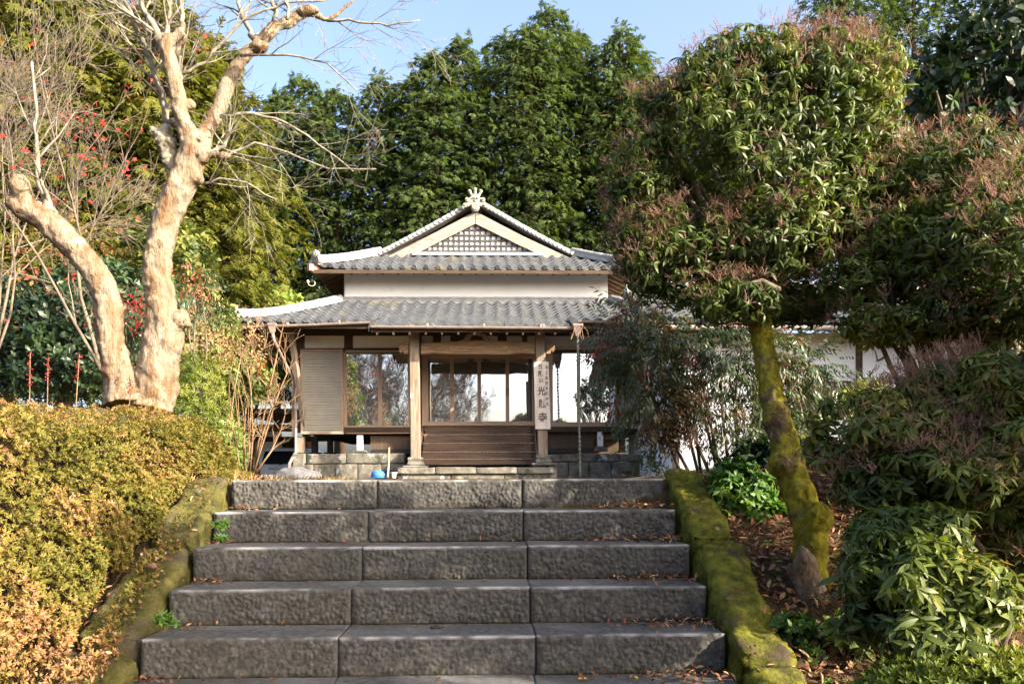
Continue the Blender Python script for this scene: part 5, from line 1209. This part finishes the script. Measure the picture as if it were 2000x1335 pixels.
def twig(mb, rng, p, d, ln, r, lev, curve=.25, up=.0, kids=4, spread=.7, segs=5, n=5, shrink=.55, rmin=.0022):
    pts = [p.copy()]; rs = [r]; dd = d.normalized()
    for k in range(segs):
        dd = (dd + Vector(rng.normal(size=3)) * curve * .35 + Vector((0, 0, up * .12))).normalized(); pts.append(pts[-1] + dd * ln / segs); rs.append(max(rmin, r * (1 - .7 * (k + 1) / segs)))
    mb.tube(pts, rs, n if r > .008 else 4 if r > .004 else 3, caps=False)
    if lev > 0:
        for k in range(kids):
            t = rng.uniform(.25, 1.0) * segs; i = min(segs - 1, int(t)); q = pts[i].lerp(pts[i + 1], t - i); ax = (pts[i + 1] - pts[i]).normalized()
            sd = Vector(rng.normal(size=3)); sd = (sd - ax * sd.dot(ax)).normalized(); twig(mb, rng, q, ax + sd * spread * rng.uniform(.6, 1.3), ln * shrink * rng.uniform(.7, 1.2), max(rmin, rs[i] * .6), lev - 1, curve, up, kids, spread, max(3, segs - 1), n, shrink, rmin)
rng = np.random.default_rng(81); mb = MB()
def K(r): return r * D / F
for spec in ([(308, 72, 8, D - .12), (298, 50, 6, D - .1), (284, 25, 5, D), (272, -10, 4.5, D), (268, -60, 4, D)], [(352, 68, 6, D - .1), (356, 40, 5, D), (356, 5, 4.5, D), (352, -40, 4, D)], [(322, 75, 6, D), (326, 40, 4.5, D), (333, -20, 4, D)], [(316, 78, 5, D), (285, 60, 4, D), (262, 35, 4, D), (235, -10, 3.5, D)],
             [(96, 415, 12, D - .2), (90, 385, 8, D - .2), (78, 350, 6, D - .2), (72, 290, 4, D - .2), (70, 220, 3.2, D - .2), (62, 120, 2.6, D - .2)], [(500, 82, 6, D + .2), (486, 60, 5, D + .2), (472, 25, 4, D + .2), (462, -15, 4, D + .2)], [(532, 52, 5, D + .3), (536, 25, 4, D + .3), (528, -20, 3.5, D + .3)], [(560, 40, 3.5, D), (560, 0, 3, D)],
             [(352, 145, 3.5, D), (400, 120, 3, D), (440, 75, 3, D), (490, 30, 2.6, D), (560, 5, 2, D), (640, 0, 1.6, D)], [(345, 245, 9, D + .1), (325, 235, 8, D + .1), (315, 180, 6.5, D + .1), (295, 120, 5, D + .1), (270, 60, 5, D + .1), (230, -10, 4, D + .1)], [(346, 190, 5, D), (352, 150, 4.5, D), (352, 110, 4, D)], [(410, 300, 5, D), (440, 285, 4, D), (450, 255, 3, D)],
             [(640, 38, 3, D + .4), (700, 45, 2.2, D + .4), (760, 50, 1.6, D + .4), (820, 40, 1.2, D + .4)], [(405, 305, 4, D), (445, 300, 3.2, D), (500, 280, 2.6, D), (560, 300, 2.2, D), (640, 330, 1.7, D), (735, 330, 1.2, D)], [(430, 230, 4, D), (490, 222, 3, D), (560, 238, 2.5, D), (620, 280, 2, D), (690, 335, 1.5, D)],
             [(470, 110, 3.2, D), (560, 105, 2, D), (640, 125, 1.5, D), (700, 180, 1.1, D)], [(395, 360, 3, D), (430, 348, 2.5, D), (480, 360, 2, D), (540, 390, 1.4, D)]):
    pts = [W(u, v, Y) - base for u, v, r, Y in spec]; rs = [K(r) for u, v, r, Y in spec]; P_ = []; R_ = []
    for i in range(len(pts) - 1):
        for k in range(3): P_.append(pts[i].lerp(pts[i + 1], k / 3) + Vector(rng.normal(size=3)) * .008); R_.append(rs[i] * (1 - k / 3) + rs[i + 1] * k / 3)
    P_.append(pts[-1]); R_.append(rs[-1]); mb.tube(P_, R_, 6)
    for k in range(7):
        i = rng.integers(1, len(P_) - 1); ax = (P_[i + 1] - P_[i]).normalized(); sd = Vector(rng.normal(size=3)); sd = (sd - ax * sd.dot(ax)).normalized()
        twig(mb, rng, P_[i], ax + sd * .8, rng.uniform(.25, .6), R_[i] * .5, 2, .3, .1, 3, .7, 4, 5, .6, .0016)
mb.build('shoots', M['bark_lichen'], cm, smooth=True)
tag(cm, 'pale smooth barked pollarded tree with two thick twisted trunks behind the hedge', 'tree')

# --- bare trees at the left edge and behind
def bare_tree(src, H, r, rng, label, m='bark_grey', kids=5, lev=4, stems=3, spread=.6, group=None, up=.3, lean=(0, 0), leaves=None, rmin=.003, name='bare_tree', fan=.35):
    root = empty(name, src); mb = MB()
    for s_ in range(stems):
        a = rng.uniform(0, 2 * PI); d = Vector((math.cos(a) * fan + lean[0], math.sin(a) * fan + lean[1], 1))
        twig(mb, rng, Vector((0, 0, 0)), d, H * rng.uniform(.7, .95), r * rng.uniform(.7, 1), lev, .3, up, kids, spread, 7, 7, .5, rmin)
    mb.build('branches_or_hull', M[m], root, smooth=True)
    if leaves:
        lm, n, size, temps = leaves; V = np.array(mb.v); ix = rng.choice(len(V), n); scatter('leaves', temps, V[ix] + rng.normal(size=(n, 3)) * .03, rng.normal(size=(n, 3)) + np.array([0, -.6, .6]), size * rng.uniform(.6, 1.2, n), M[lm], rng, root)
    return tag(root, label, 'tree', group)
def star(rng):
    it = []
    for k in range(5):
        a = (k - 2) * rad(52); v, q = t_leaf1(.5 if abs(k - 2) < 2 else .36, .17, .1); it.append((v @ rotz(a).T, q))
    return combine(it)
T_star = [star(rngT)]; T_small = [t_leaf(1, .5, 2, .2, .1, .5)]
G_ = 'bare trees on the left'
bare_tree(tuple(W(-30, 760, 9.5)), 4.6, .022, np.random.default_rng(91), 'bare maple with a haze of pale twigs in the top left corner', kids=5, lev=4, stems=4, leaves=('lf_maple', 130, .075, T_star), group=G_, up=.15, rmin=.0035, lean=(.12, 0))
bare_tree(tuple(W(215, 760, 10.5)), 4.4, .03, np.random.default_rng(92), 'thin bare maple with red leaves between the two pale trunks', kids=4, lev=4, stems=3, leaves=('lf_maple', 260, .085, T_star), group=G_, up=.05, rmin=.0035, spread=.9)
# behind the camera: seen only as reflections in the temple's panes
for k, (x, y, H_, sd_) in enumerate(((-8.6, -11, 10, 1), (-6.2, -12, 10, 2), (-11, -13, 11, 3), (-3.8, -16, 9, 4))):
    bare_tree((x, y, -4.2), H_ + 1.5, .14, np.random.default_rng(100 + sd_), 'bare tree down the slope, seen only as a reflection in the temple windows', kids=6, lev=4, stems=3, up=.5, rmin=.010, group='bare trees reflected in the panes', m='bark_red', spread=.5)

# --- conifers
def spray_t(rng, nb=9):
    it = []
    for k in range(nb):
        t = .1 + .8 * k / nb; sg = 1 if k % 2 else -1; a = sg * rad(rng.uniform(28, 62)); ln = (.55 - .3 * t) * rng.uniform(.7, 1.2)
        v, q = t_leaf1(ln, ln * .34, .25); R = rotz(-a) @ roty(rng.uniform(-.5, .5)); it.append((v @ R.T + np.array([0, t, -.3 * t * t]), q))
    v, q = t_leaf1(1.05, .14, .35); it.append((v, q)); return combine(it)
T_spray = [spray_t(rngT) for _ in range(6)]
def conifer(H, R, rng, m, nbr=150, per=26, size=.55, low=.06, tip=1.4, leafy_=1.0):
    root = empty('conifer_tree', (0, 0, 0)); P = []; Dn = []; tone = []; mb = MB()
    mb.tube([(0, 0, -1), (.05, .03, H * .35), (-.04, .02, H * .7), (0, 0, H * .97)], [R * .085, R * .07, R * .045, .02], 8); mb.build('trunk', M['bark_red'], root, smooth=True); mb = MB()
    for i in range(nbr):
        h = low + (1 - low) * (i + rng.uniform(0, 1)) / nbr; a = i * 2.399 + rng.uniform(-.4, .4); rr_ = R * max(.05, (1 - h ** tip) ** .6) * rng.uniform(.45, 1.25) + .12
        z = h * H; tn = rng.uniform(-.18, .18); d = np.array([math.cos(a), math.sin(a), 0])
        if i % 2 == 0: mb.tube([(0, 0, z - .1), tuple(d * rr_ * .5 + np.array([0, 0, z - .03])), tuple(d * rr_ * .95 + np.array([0, 0, z - .2 * rr_]))], [.03, .02, .008], 4, caps=False)
        k = int(per * (.4 + .6 * rr_ / R)); t = rng.uniform(.25, 1.05, k); lat = rng.normal(size=k) * .26 * (rr_ * .5 + .2); sdv = np.array([-d[1], d[0], 0])
        p = d[None] * (t * rr_)[:, None] + sdv[None] * lat[:, None]; p[:, 2] += z + .10 * rr_ * t - .32 * rr_ * t * t + rng.normal(size=k) * .13
        dn = d[None] * .9 + sdv[None] * (lat * 1.6)[:, None] + rng.normal(size=(k, 3)) * .35; dn[:, 2] -= .35 + .2 * t
        P.append(p); Dn.append(dn); tone += [tn + .4] * k
    # leader shoots
    k = 26; p = rng.normal(size=(k, 3)) * np.array([.16, .16, .3]); p[:, 2] += H * .985; P.append(p); dn = rng.normal(size=(k, 3)) * .5; dn[:, 2] = abs(dn[:, 2]) + .5; Dn.append(dn); tone += [.55] * k
    P = np.vstack(P); Dn = np.vstack(Dn); Nn = np.tile([0, 0, 1.0], (len(P), 1)) + rng.normal(size=P.shape) * .5
    scatter('crown', T_spray, P, Dn, size * rng.uniform(.6, 1.2, len(P)), M[m], rng, root, np.clip(np.array(tone) + rng.normal(size=len(P)) * .12, 0, 1), .6, R=mat_frames(Dn, Nn))
    mb.build('limbs', M['bark_red'], root)
    return root
protoC = [conifer(21, 2.5, np.random.default_rng(200 + k), 'lf_hinoki', 230, 32, .36, .28, 7.0) for k in range(4)]
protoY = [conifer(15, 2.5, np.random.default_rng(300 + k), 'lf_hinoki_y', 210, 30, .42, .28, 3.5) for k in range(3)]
used = set(); rr = random.Random(3)
place_words = ['far left of the temple roof', 'left of the temple roof', 'just left of the pair above the left roof corner', 'above the left roof corner', 'left of the ridge ornament', 'behind the ridge ornament', 'right of the ridge ornament', 'above the right half of the gable', 'right of the gable']
def put(protos, Hp, u, vt, Y, k, label, group, wid=1.0):
    pr = protos[k % len(protos)]; key = pr.name
    o = pr if key not in used else copy_tree(pr); used.add(key)
    x = W(u, 700, Y).x; top = W(u, vt, Y).z; g_ = -1.0; s_ = (top - g_) / Hp
    o.location = (x, Y, g_); o.scale = (wid * rr.uniform(.9, 1.15), wid * rr.uniform(.9, 1.1), s_); o.rotation_euler = (rr.uniform(-.02, .02), rr.uniform(-.02, .02), rr.uniform(0, 6.28)); tag(o, label, 'tree', group); return o
row = [(470, 215), (540, 190), (600, 152), (668, 178), (735, 152), (800, 165), (862, 108), (922, 86), (985, 72), (1040, 62), (1095, 26), (1150, 62), (1205, 58), (1262, 95), (1330, 130), (1400, 110)]
cw = ['leftmost low topped dark conifer of the row behind the temple', 'dark conifer second from the left in the row behind the temple', 'pointed dark conifer left of the one over the left roof corner', 'low dipping dark conifer over the left roof corner', 'dark conifer with a rounded top left of the dip in the tree line', 'dark conifer in the dip of the tree line',
      'dark conifer where the tree line begins to climb left of the ridge ornament', 'tall dark conifer straight behind the ridge ornament', 'tall dark conifer just right of the ridge ornament', 'tall dark conifer just left of the highest one', 'highest dark conifer in the row with a pointed top', 'tall conifer right of the highest one', 'sunlit conifer beside the crown of the leaning mossy tree', 'conifer at the left edge of the mossy tree crown', 'conifer behind the mossy tree crown', 'conifer hidden behind the middle of the mossy tree crown']
for k, (u, v) in enumerate(row): put(protoC, 21, u, v, 36 + (k % 3) * .9 + (1.2 if k < 4 else 0), k, cw[k], 'conifers behind the temple', 1.0)
for k, x in enumerate((14, 17.5, 21, 25, 29)):  # row carried on behind the shrubs to shade its middle trees
    o = copy_tree(protoC[k % 4]); o.location = (x, 34.5 + (k % 2), -1); o.scale = (1.15, 1.15, 1.08 + .05 * (k % 2)); o.rotation_euler = (0, 0, k); tag(o, 'conifer added at the right end of the row, behind the shrubs, to shade it', 'tree', 'conifers behind the temple')
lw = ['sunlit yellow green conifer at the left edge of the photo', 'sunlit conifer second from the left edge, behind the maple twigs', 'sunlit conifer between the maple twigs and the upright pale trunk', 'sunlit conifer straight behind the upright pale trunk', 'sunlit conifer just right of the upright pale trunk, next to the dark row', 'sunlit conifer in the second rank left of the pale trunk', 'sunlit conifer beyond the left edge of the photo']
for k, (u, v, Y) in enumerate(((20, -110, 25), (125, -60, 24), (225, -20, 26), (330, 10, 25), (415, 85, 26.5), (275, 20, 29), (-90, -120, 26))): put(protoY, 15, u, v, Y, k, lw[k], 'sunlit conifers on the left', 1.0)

# --- understorey on the left and behind the hedge
rng = np.random.default_rng(111)
T_narrow = [rosette(rngT, t_leaf(1, .3, 2, .2, .1, .5), n, rad(0), rad(70), .05) for n in (5, 6, 7)]
leafy('camellia_bush', [blob(130, 640, 11.5, 130, 80), blob(230, 610, 12, 80, 80), blob(40, 660, 12, 100, 90), blob(180, 560, 12.5, 90, 60), blob(140, 720, 11.5, 160, 60)], 1500, rng, tuple(W(130, 800, 11.8)), 'dark glossy bush behind the left trunk of the pollarded tree', 'bush', T_cam, .11, 'lf_camellia', 5, gap=-.35, lr=.03)
leafy('green_bush', [blob(330, 520, 14, 80, 110), blob(290, 620, 14, 90, 90), blob(400, 640, 14.5, 60, 80), blob(310, 720, 14, 120, 60)], 1300, rng, tuple(W(320, 830, 14.2)), 'mid green bush between and behind the pale trunks', 'bush', T_cam, .13, 'lf_olive', 6, gap=-.3, lr=.03)
leafy('round_bush', [blob(385, 745, 8.6, 55, 60), blob(360, 790, 8.4, 60, 40), blob(400, 800, 8.5, 40, 40)], 900, rng, tuple(W(385, 880, 8.6)), 'small leaved round green bush at the far end of the hedge', 'bush', T_narrow, .045, 'lf_azalea_green', 7, gap=-.5, lr=.008)
leafy('dry_bush', [blob(390, 600, 12, 50, 70), blob(420, 670, 12, 50, 60), blob(390, 690, 12, 60, 50)], 1000, rng, tuple(W(430, 860, 12)), 'dry tan bush with fine twigs left of the temple corner', 'bush', T_small, .05, 'lf_tan', 8, gap=-.4, lr=.006, twig='twig_tan', per=3, inner_n=.6)
leafy('lime_bush', [blob(440, 860, 10, 28, 30), blob(425, 900, 10, 26, 25), blob(455, 900, 10, 20, 18)], 260, rng, tuple(W(440, 935, 10)), 'small bright yellow green bush left of the bare stems', 'bush', T_narrow, .09, 'lf_lime', 9, gap=-.5, lr=.008)
leafy('rhododendron_bush', [blob(525, 590, 27, 50, 26), blob(500, 615, 27, 45, 20), blob(555, 612, 27, 35, 18)], 420, rng, tuple(W(462, 930, 27)), 'pale yellow green bush rising behind the left end of the lower roof', 'bush', T_cam, .26, 'lf_lime', 10, gap=-.5, lr=.05)
leafy('back_bush', [blob(440, 740, 19, 80, 60), blob(425, 850, 18, 45, 60)], 800, rng, tuple(W(455, 935, 19)), 'shaded green bush between the hedge and the carport', 'bush', T_cam, .16, 'lf_olive', 11, gap=-.25, lr=.03)
leafy('dry_bush', [blob(455, 650, 16, 50, 60), blob(480, 690, 16, 40, 40)], 500, rng, tuple(W(480, 935, 16)), 'tawny leaved sapling against the sky just left of the temple corner', 'bush', T_small, .075, 'lf_tan', 13, gap=-.1, lr=.01, twig='twig_tan', per=3, gf=3)
nb_ = [blob(262, 610, 9.6, 45, 50), blob(300, 650, 9.6, 30, 40)]
nandina(tuple(W(270, 780, 9.6)), nb_, 130, rng, [(W(262 + 8 * i, 780, 9.6), W(250 + 14 * i, 620, 9.6)) for i in range(4)], 'nandina with dense red berry clusters between the two pale trunks', [(tuple(W(u, v, 9.3)), (.09, .06, .09)) for u, v in ((255, 585), (268, 605), (280, 590), (262, 625), (245, 600), (274, 640))], 7, .3, bs=.010)
nandina(tuple(W(385, 780, 10.6)), [blob(375, 560, 10.6, 40, 50), blob(390, 600, 10.6, 30, 40)], 90, rng, [(W(380 + 8 * i, 780, 10.6), W(365 + 14 * i, 570, 10.6)) for i in range(3)], 'nandina with scattered red berries right of the upright pale trunk', [(tuple(W(u, v, 10.4)), (.13, .06, .12)) for u, v in ((365, 530), (378, 545), (372, 575), (390, 585))], 9, .3, bs=.009)
# young red spikes above the hedge
for k, (u, v0, v1, lab) in enumerate(((57, 755, 690, 'dark red flower spike standing above the hedge at the left edge'), (92, 752, 698, 'dark red flower spike, second from the left above the hedge'), (147, 745, 692, 'dark red flower spike left of the pale trunks'), (252, 772, 738, 'short red spike in front of the crotch of the pale trunks'))):
    a = W(u, v0, 6.3); b2 = W(u + (8 if k == 2 else 2), v1, 6.3); nn_ = 70; t = rng.random(nn_); P_ = np.array(a)[None] * (1 - t[:, None]) + np.array(b2)[None] * t[:, None] + rng.normal(size=(nn_, 3)) * .008
    root = empty('flower_spike', a + Vector((0, 0, -.25))); scatter('florets', T_small, P_ - np.array(root.location), rng.normal(size=(nn_, 3)) + np.array([0, 0, .5]), .017, M['lf_spike'], rng, root)
    MB().tube([(0, 0, 0), Vector(b2) - root.location], [.004, .003], 5).build('stem', M['twig_tan'], root); tag(root, lab, 'flower', 'red spikes above the hedge')
# bare stems by the temple corner
root = empty('bare_shrub', W(485, 925, 9.0)); mb = MB(); b0 = root.location
for pts, r in (([(492, 925), (505, 860), (520, 790), (535, 720), (550, 650)], 5), ([(488, 925), (494, 850), (490, 760), (478, 690), (500, 640)], 4), ([(478, 925), (476, 850), (480, 800)], 5), ([(500, 922), (530, 880), (548, 840), (556, 810), (558, 792)], 4.5), ([(498, 922), (512, 850), (530, 795), (526, 760), (505, 735), (500, 700)], 4.5),
               ([(470, 925), (462, 870), (450, 820), (458, 760), (470, 700)], 4), ([(495, 925), (515, 860), (533, 800), (545, 765), (560, 730), (556, 690)], 4), ([(455, 925), (450, 870), (440, 800), (420, 760)], 3), ([(483, 925), (488, 870), (505, 810), (522, 775)], 3.5), ([(505, 735), (500, 700), (515, 680)], 3)):
    P_ = [W(u, v, 9.0 + .1 * math.sin(u)) - b0 for u, v in pts]; mb.tube(P_, [r * 6 / F * (1 - .6 * i / len(P_)) * .75 for i in range(len(P_))], 6)
    for i in range(1, len(P_)):
        for k in range(3): twig(mb, rng, P_[i], (P_[i] - P_[i - 1]).normalized() + Vector(rng.normal(size=3)) * .5, .22, .006, 1, .3, .1, 3, .7, 3, 4, .6, .002)
mb.build('stems', M['twig_tan'], root, smooth=True)
rngm = np.random.default_rng(5); P_ = np.array([W(rngm.uniform(490, 530), rngm.uniform(700, 745), 9.0) - b0 for _ in range(12)]); scatter('leaves', T_small, P_, rngm.normal(size=(12, 3)) + np.array([0, -1, 0]), .05, M['lf_maple'], rngm, root)
tag(root, 'bare stems with a few red leaves before the carport', 'shrub')

# --- ground cover: dry weeds, litter, ferns
rng = np.random.default_rng(121)
blade = np.array([(-.03, 0, 0), (.03, 0, 0), (.012, .6, .1), (.0, 1, .35)]); T_blade = [(blade @ rotx(rad(70)).T, np.array([(0, 1, 2, 3)])), ((blade * np.array([1, 1, -1])) @ rotx(rad(60)).T, np.array([(0, 1, 2, 3)]))]
n = 3200; X = rng.uniform(-4.6, -1.85, n); Y = 5.85 + rng.random(n) ** 1.5 * 4.0; X = np.where(X > -2.35 + .0 * Y, X - .0, X); P_ = np.array([(x, y, gz(x, y)) for x, y in zip(X, Y)])
o = scatter('dry_weeds', T_blade, P_, np.array([0, 0, 1.0]) + rng.normal(size=P_.shape) * .3, .085 * rng.uniform(.4, 1.2, n), M['grass_dry'], rng); tag(o, 'dry brown weeds and short grass behind the top step on the left', 'weeds', kind='stuff')
T_lit = []
for k in range(6):
    v, q = t_leaf(1, rngT.uniform(.3, .5), 3, rngT.uniform(-.5, .6), rngT.uniform(.2, .9), .5); T_lit.append((v, q))
def litter(P_, rng, size): 
    N = np.array([0, 0, 1.0]) + rng.normal(size=P_.shape) * .55; return scatter('leaf_litter', T_lit, P_, N, size * rng.uniform(.5, 1.25, len(P_)), M['litter'], rng, None, rng.random(len(P_)) ** 1.3, .1)
n = 14000; X = rng.uniform(1.38, 3.3, n); Y = 2.2 + rng.random(n) * 4.6; P_ = np.array([(x, y, gz(x, y) + .01 + rng.uniform(0, .03)) for x, y in zip(X, Y)])
tag(litter(P_, rng, .052), 'brown dead leaves covering the bank right of the kerb stones', 'dead leaves', kind='stuff')
P_ = []
for i in range(-2, 5):
    z = -.8 + i * RS + .008; y0 = 4.213 + i * T_
    n_r = 120 if i < 4 else 20
    for k in range(n_r):
        xl = 1.5 - abs(rng.normal()) * (.30 if i > -1 else .4); yl = y0 + T_ - .03 - abs(rng.normal()) * .06 * (1 if xl < 1.1 else 2.6)
        P_.append(step_local(xl, max(y0 + .02, yl), z + rng.random() * (.025 if xl > 1.2 else .004)))
    for k in range(26): P_.append(step_local(-1.48 + abs(rng.normal()) * .12, y0 + T_ - .03 - abs(rng.normal()) * .07, z + rng.random() * .01))
    for k in range(16): P_.append(step_local(rng.uniform(-1.4, 1.4), y0 + T_ - .03 - abs(rng.normal()) * .06, z))
P_ = np.array(P_); tag(litter(P_, rng, .038), 'brown dead leaves gathered at the right ends of the stone steps', 'dead leaves', kind='stuff')
n = 700; k_ = rng.uniform(2.6, 5.7, n); P_ = np.array([tuple(SP(x, y, .03 + .004 * rng.random())) for x, y in zip(rng.uniform(-2.05, -1.55, n), k_)]); tag(litter(P_, rng, .035), 'small dry leaves caught between the hedge and the left kerb stones', 'dead leaves', kind='stuff')
n = 90; k_ = rng.uniform(2.8, 5.7, n); P_ = np.array([tuple(SP(x, y, .05)) for x, y in zip(rng.uniform(1.54, 1.78, n), k_)])
tag(litter(P_, rng, .04), 'a few dead leaves on the right kerb stones', 'dead leaves', kind='stuff')
def one_leaf(u, v, Y, z, size, label):
    p = W(u, v, Y); o = scatter('fallen_leaf', [T_lit[1]], np.array([(0, 0, 0.0)]), np.array([(.1, -.3, 1.0)]), size, M['yellow_leaf'], rng); o.location = (p.x, p.y, z + .008); tag(o, label, 'leaf', 'yellow fallen leaves')
one_leaf(1148, 1309, 4.1, -1.0, .06, 'bright yellow fallen leaf at the foot of the widest step'); one_leaf(1240, 1306, 4.15, -1.0, .045, 'smaller yellow leaf right of the bright yellow one at the foot of the widest step')
T_fern = [rosette(rngT, t_leaf(1, .4, 2, .35, .1, .5), 9, rad(5), rad(70), .05)]
def clump(name, u, v, Y, r, n, size, m, label, temps=T_fern, cat='fern'):
    p = W(u, v, Y); P_ = rng.normal(size=(n, 3)) * np.array([r, r * .6, r * .5]); root = scatter(name, temps, P_, rng.normal(size=(n, 3)) * .4 + np.array([.2, -.5, .8]), size * rng.uniform(.6, 1.2, n), M[m], rng); root.location = p; tag(root, label, cat, 'small green plants on the kerb stones')
clump('fern', 322, 1212, 4.15, .022, 22, .03, 'weed', 'small bright green fern at the left end of the second step'); clump('fern', 430, 1025, 4.95, .02, 18, .03, 'weed', 'small green plant hanging by the left end of the fourth step')
clump('fern', 432, 1050, 4.9, .018, 12, .025, 'weed', 'tiny green plant below the one at the left end of the fourth step')
n = 9000; k_ = rng.random(n); P_ = []; 
for k in range(n):
    y = rng.uniform(2.6, 5.75); x = rng.uniform(1.53, 1.79); P_.append(tuple(SP(x, y, .028 + .015 * nz((x, y, 0), 6))))
P_ = np.array(P_); keep = np.array([nz(p, 4.0, 2) > -.05 for p in P_]); P_ = P_[keep]
tag(scatter('moss', T_blade, P_, np.array([0, 0, 1.0]) + rng.normal(size=P_.shape) * .5, .015, M['moss_tuft'], rng), 'short moss tufts on the right kerb stones', 'moss', kind='stuff')
n = 500; P_ = np.array([(x, y, gz(x, y) + .02) for x, y in zip(rng.uniform(1.45, 3.2, n), rng.uniform(2.8, 6.4, n))]); P_ = P_[np.array([nz(p, 1.7, 8) > .02 for p in P_])]
tag(scatter('ground_weeds', T_weed, P_, np.array([0, 0, 1.0]) + rng.normal(size=P_.shape) * .3, .035, M['weed'], rng), 'low green weeds growing through the dead leaves on the right bank', 'weeds', kind='stuff')
rng = np.random.default_rng(141)
leafy('shade_tree', [((13.5, 12.8, 4.3), (2.6, 2.4, 2.0)), ((11.5, 13.8, 3.4), (1.8, 1.8, 1.5)), ((16.0, 11.8, 5.0), (2.4, 2.4, 2.0)), ((10.2, 14.2, 2.2), (1.3, 1.4, 1.2))], 2600, rng, (13.5, 12.8, -.2), 'unseen broad tree added beyond the right edge to shade the white house', 'tree', T_cam, .30, 'lf_camellia', 33, gap=-.5, lr=.12)  # out-of-view tree added so that its shade falls on the house wall
rng = np.random.default_rng(151)
leafy('brown_bush', [blob(1600, 790, 9.5, 85, 40), blob(1690, 780, 9.5, 60, 40), blob(1540, 830, 9.3, 60, 45)], 700, rng, tuple(W(1600, 925, 9.5)), 'low brownish bush under the dark window of the white house', 'bush', T_narrow, .07, 'lf_olive', 17, gap=-.3, lr=.012, inner_n=.5)
leafy('evergreen_shrub', [blob(1560, 930, 6.3, 80, 70), blob(1650, 960, 6.0, 80, 80), blob(1500, 900, 6.5, 60, 40)], 500, rng, tuple(W(1580, 1060, 6.2)), 'shaded evergreen shrub directly behind the leaning mossy trunk', 'shrub', T_cam, .085, 'lf_camellia', 18, gap=-.35, lr=.012)

mb = MB(); c = L(608, 552, EY - .05); pts = []
for k in range(22):
    a = -3.3 + k * .20; pts.append((c.x + .09 * math.cos(a), EY - .02 + .002 * k, c.z + .075 * math.sin(a)))
mb.tube(pts, [.007] * len(pts), 6); mb.tube([pts[0], (pts[0][0] - .02, EY - .02, pts[0][2] + .06)], [.035, .03], 10)
mb.build('cable_loop', M['cream'], TB, smooth=True)

rng = np.random.default_rng(161)
leafy('undergrowth_bush', [blob(40, 740, 13, 120, 50), blob(180, 750, 13, 110, 45), blob(330, 770, 13, 90, 45)], 1100, rng, tuple(W(150, 850, 13)), 'low olive undergrowth seen just over the top of the azalea hedge', 'bush', T_narrow, .10, 'lf_olive', 19, gap=-.5, lr=.015, inner_n=.6)
leafy('autumn_bush', [blob(60, 560, 15, 110, 80), blob(230, 500, 15, 90, 70), blob(100, 450, 15.5, 90, 60)], 900, rng, tuple(W(120, 850, 15)), 'loose bush with dull red and tan leaves at the left edge', 'bush', T_small, .11, 'lf_rust', 20, gap=-.1, lr=.02, inner_n=.6, gf=3)
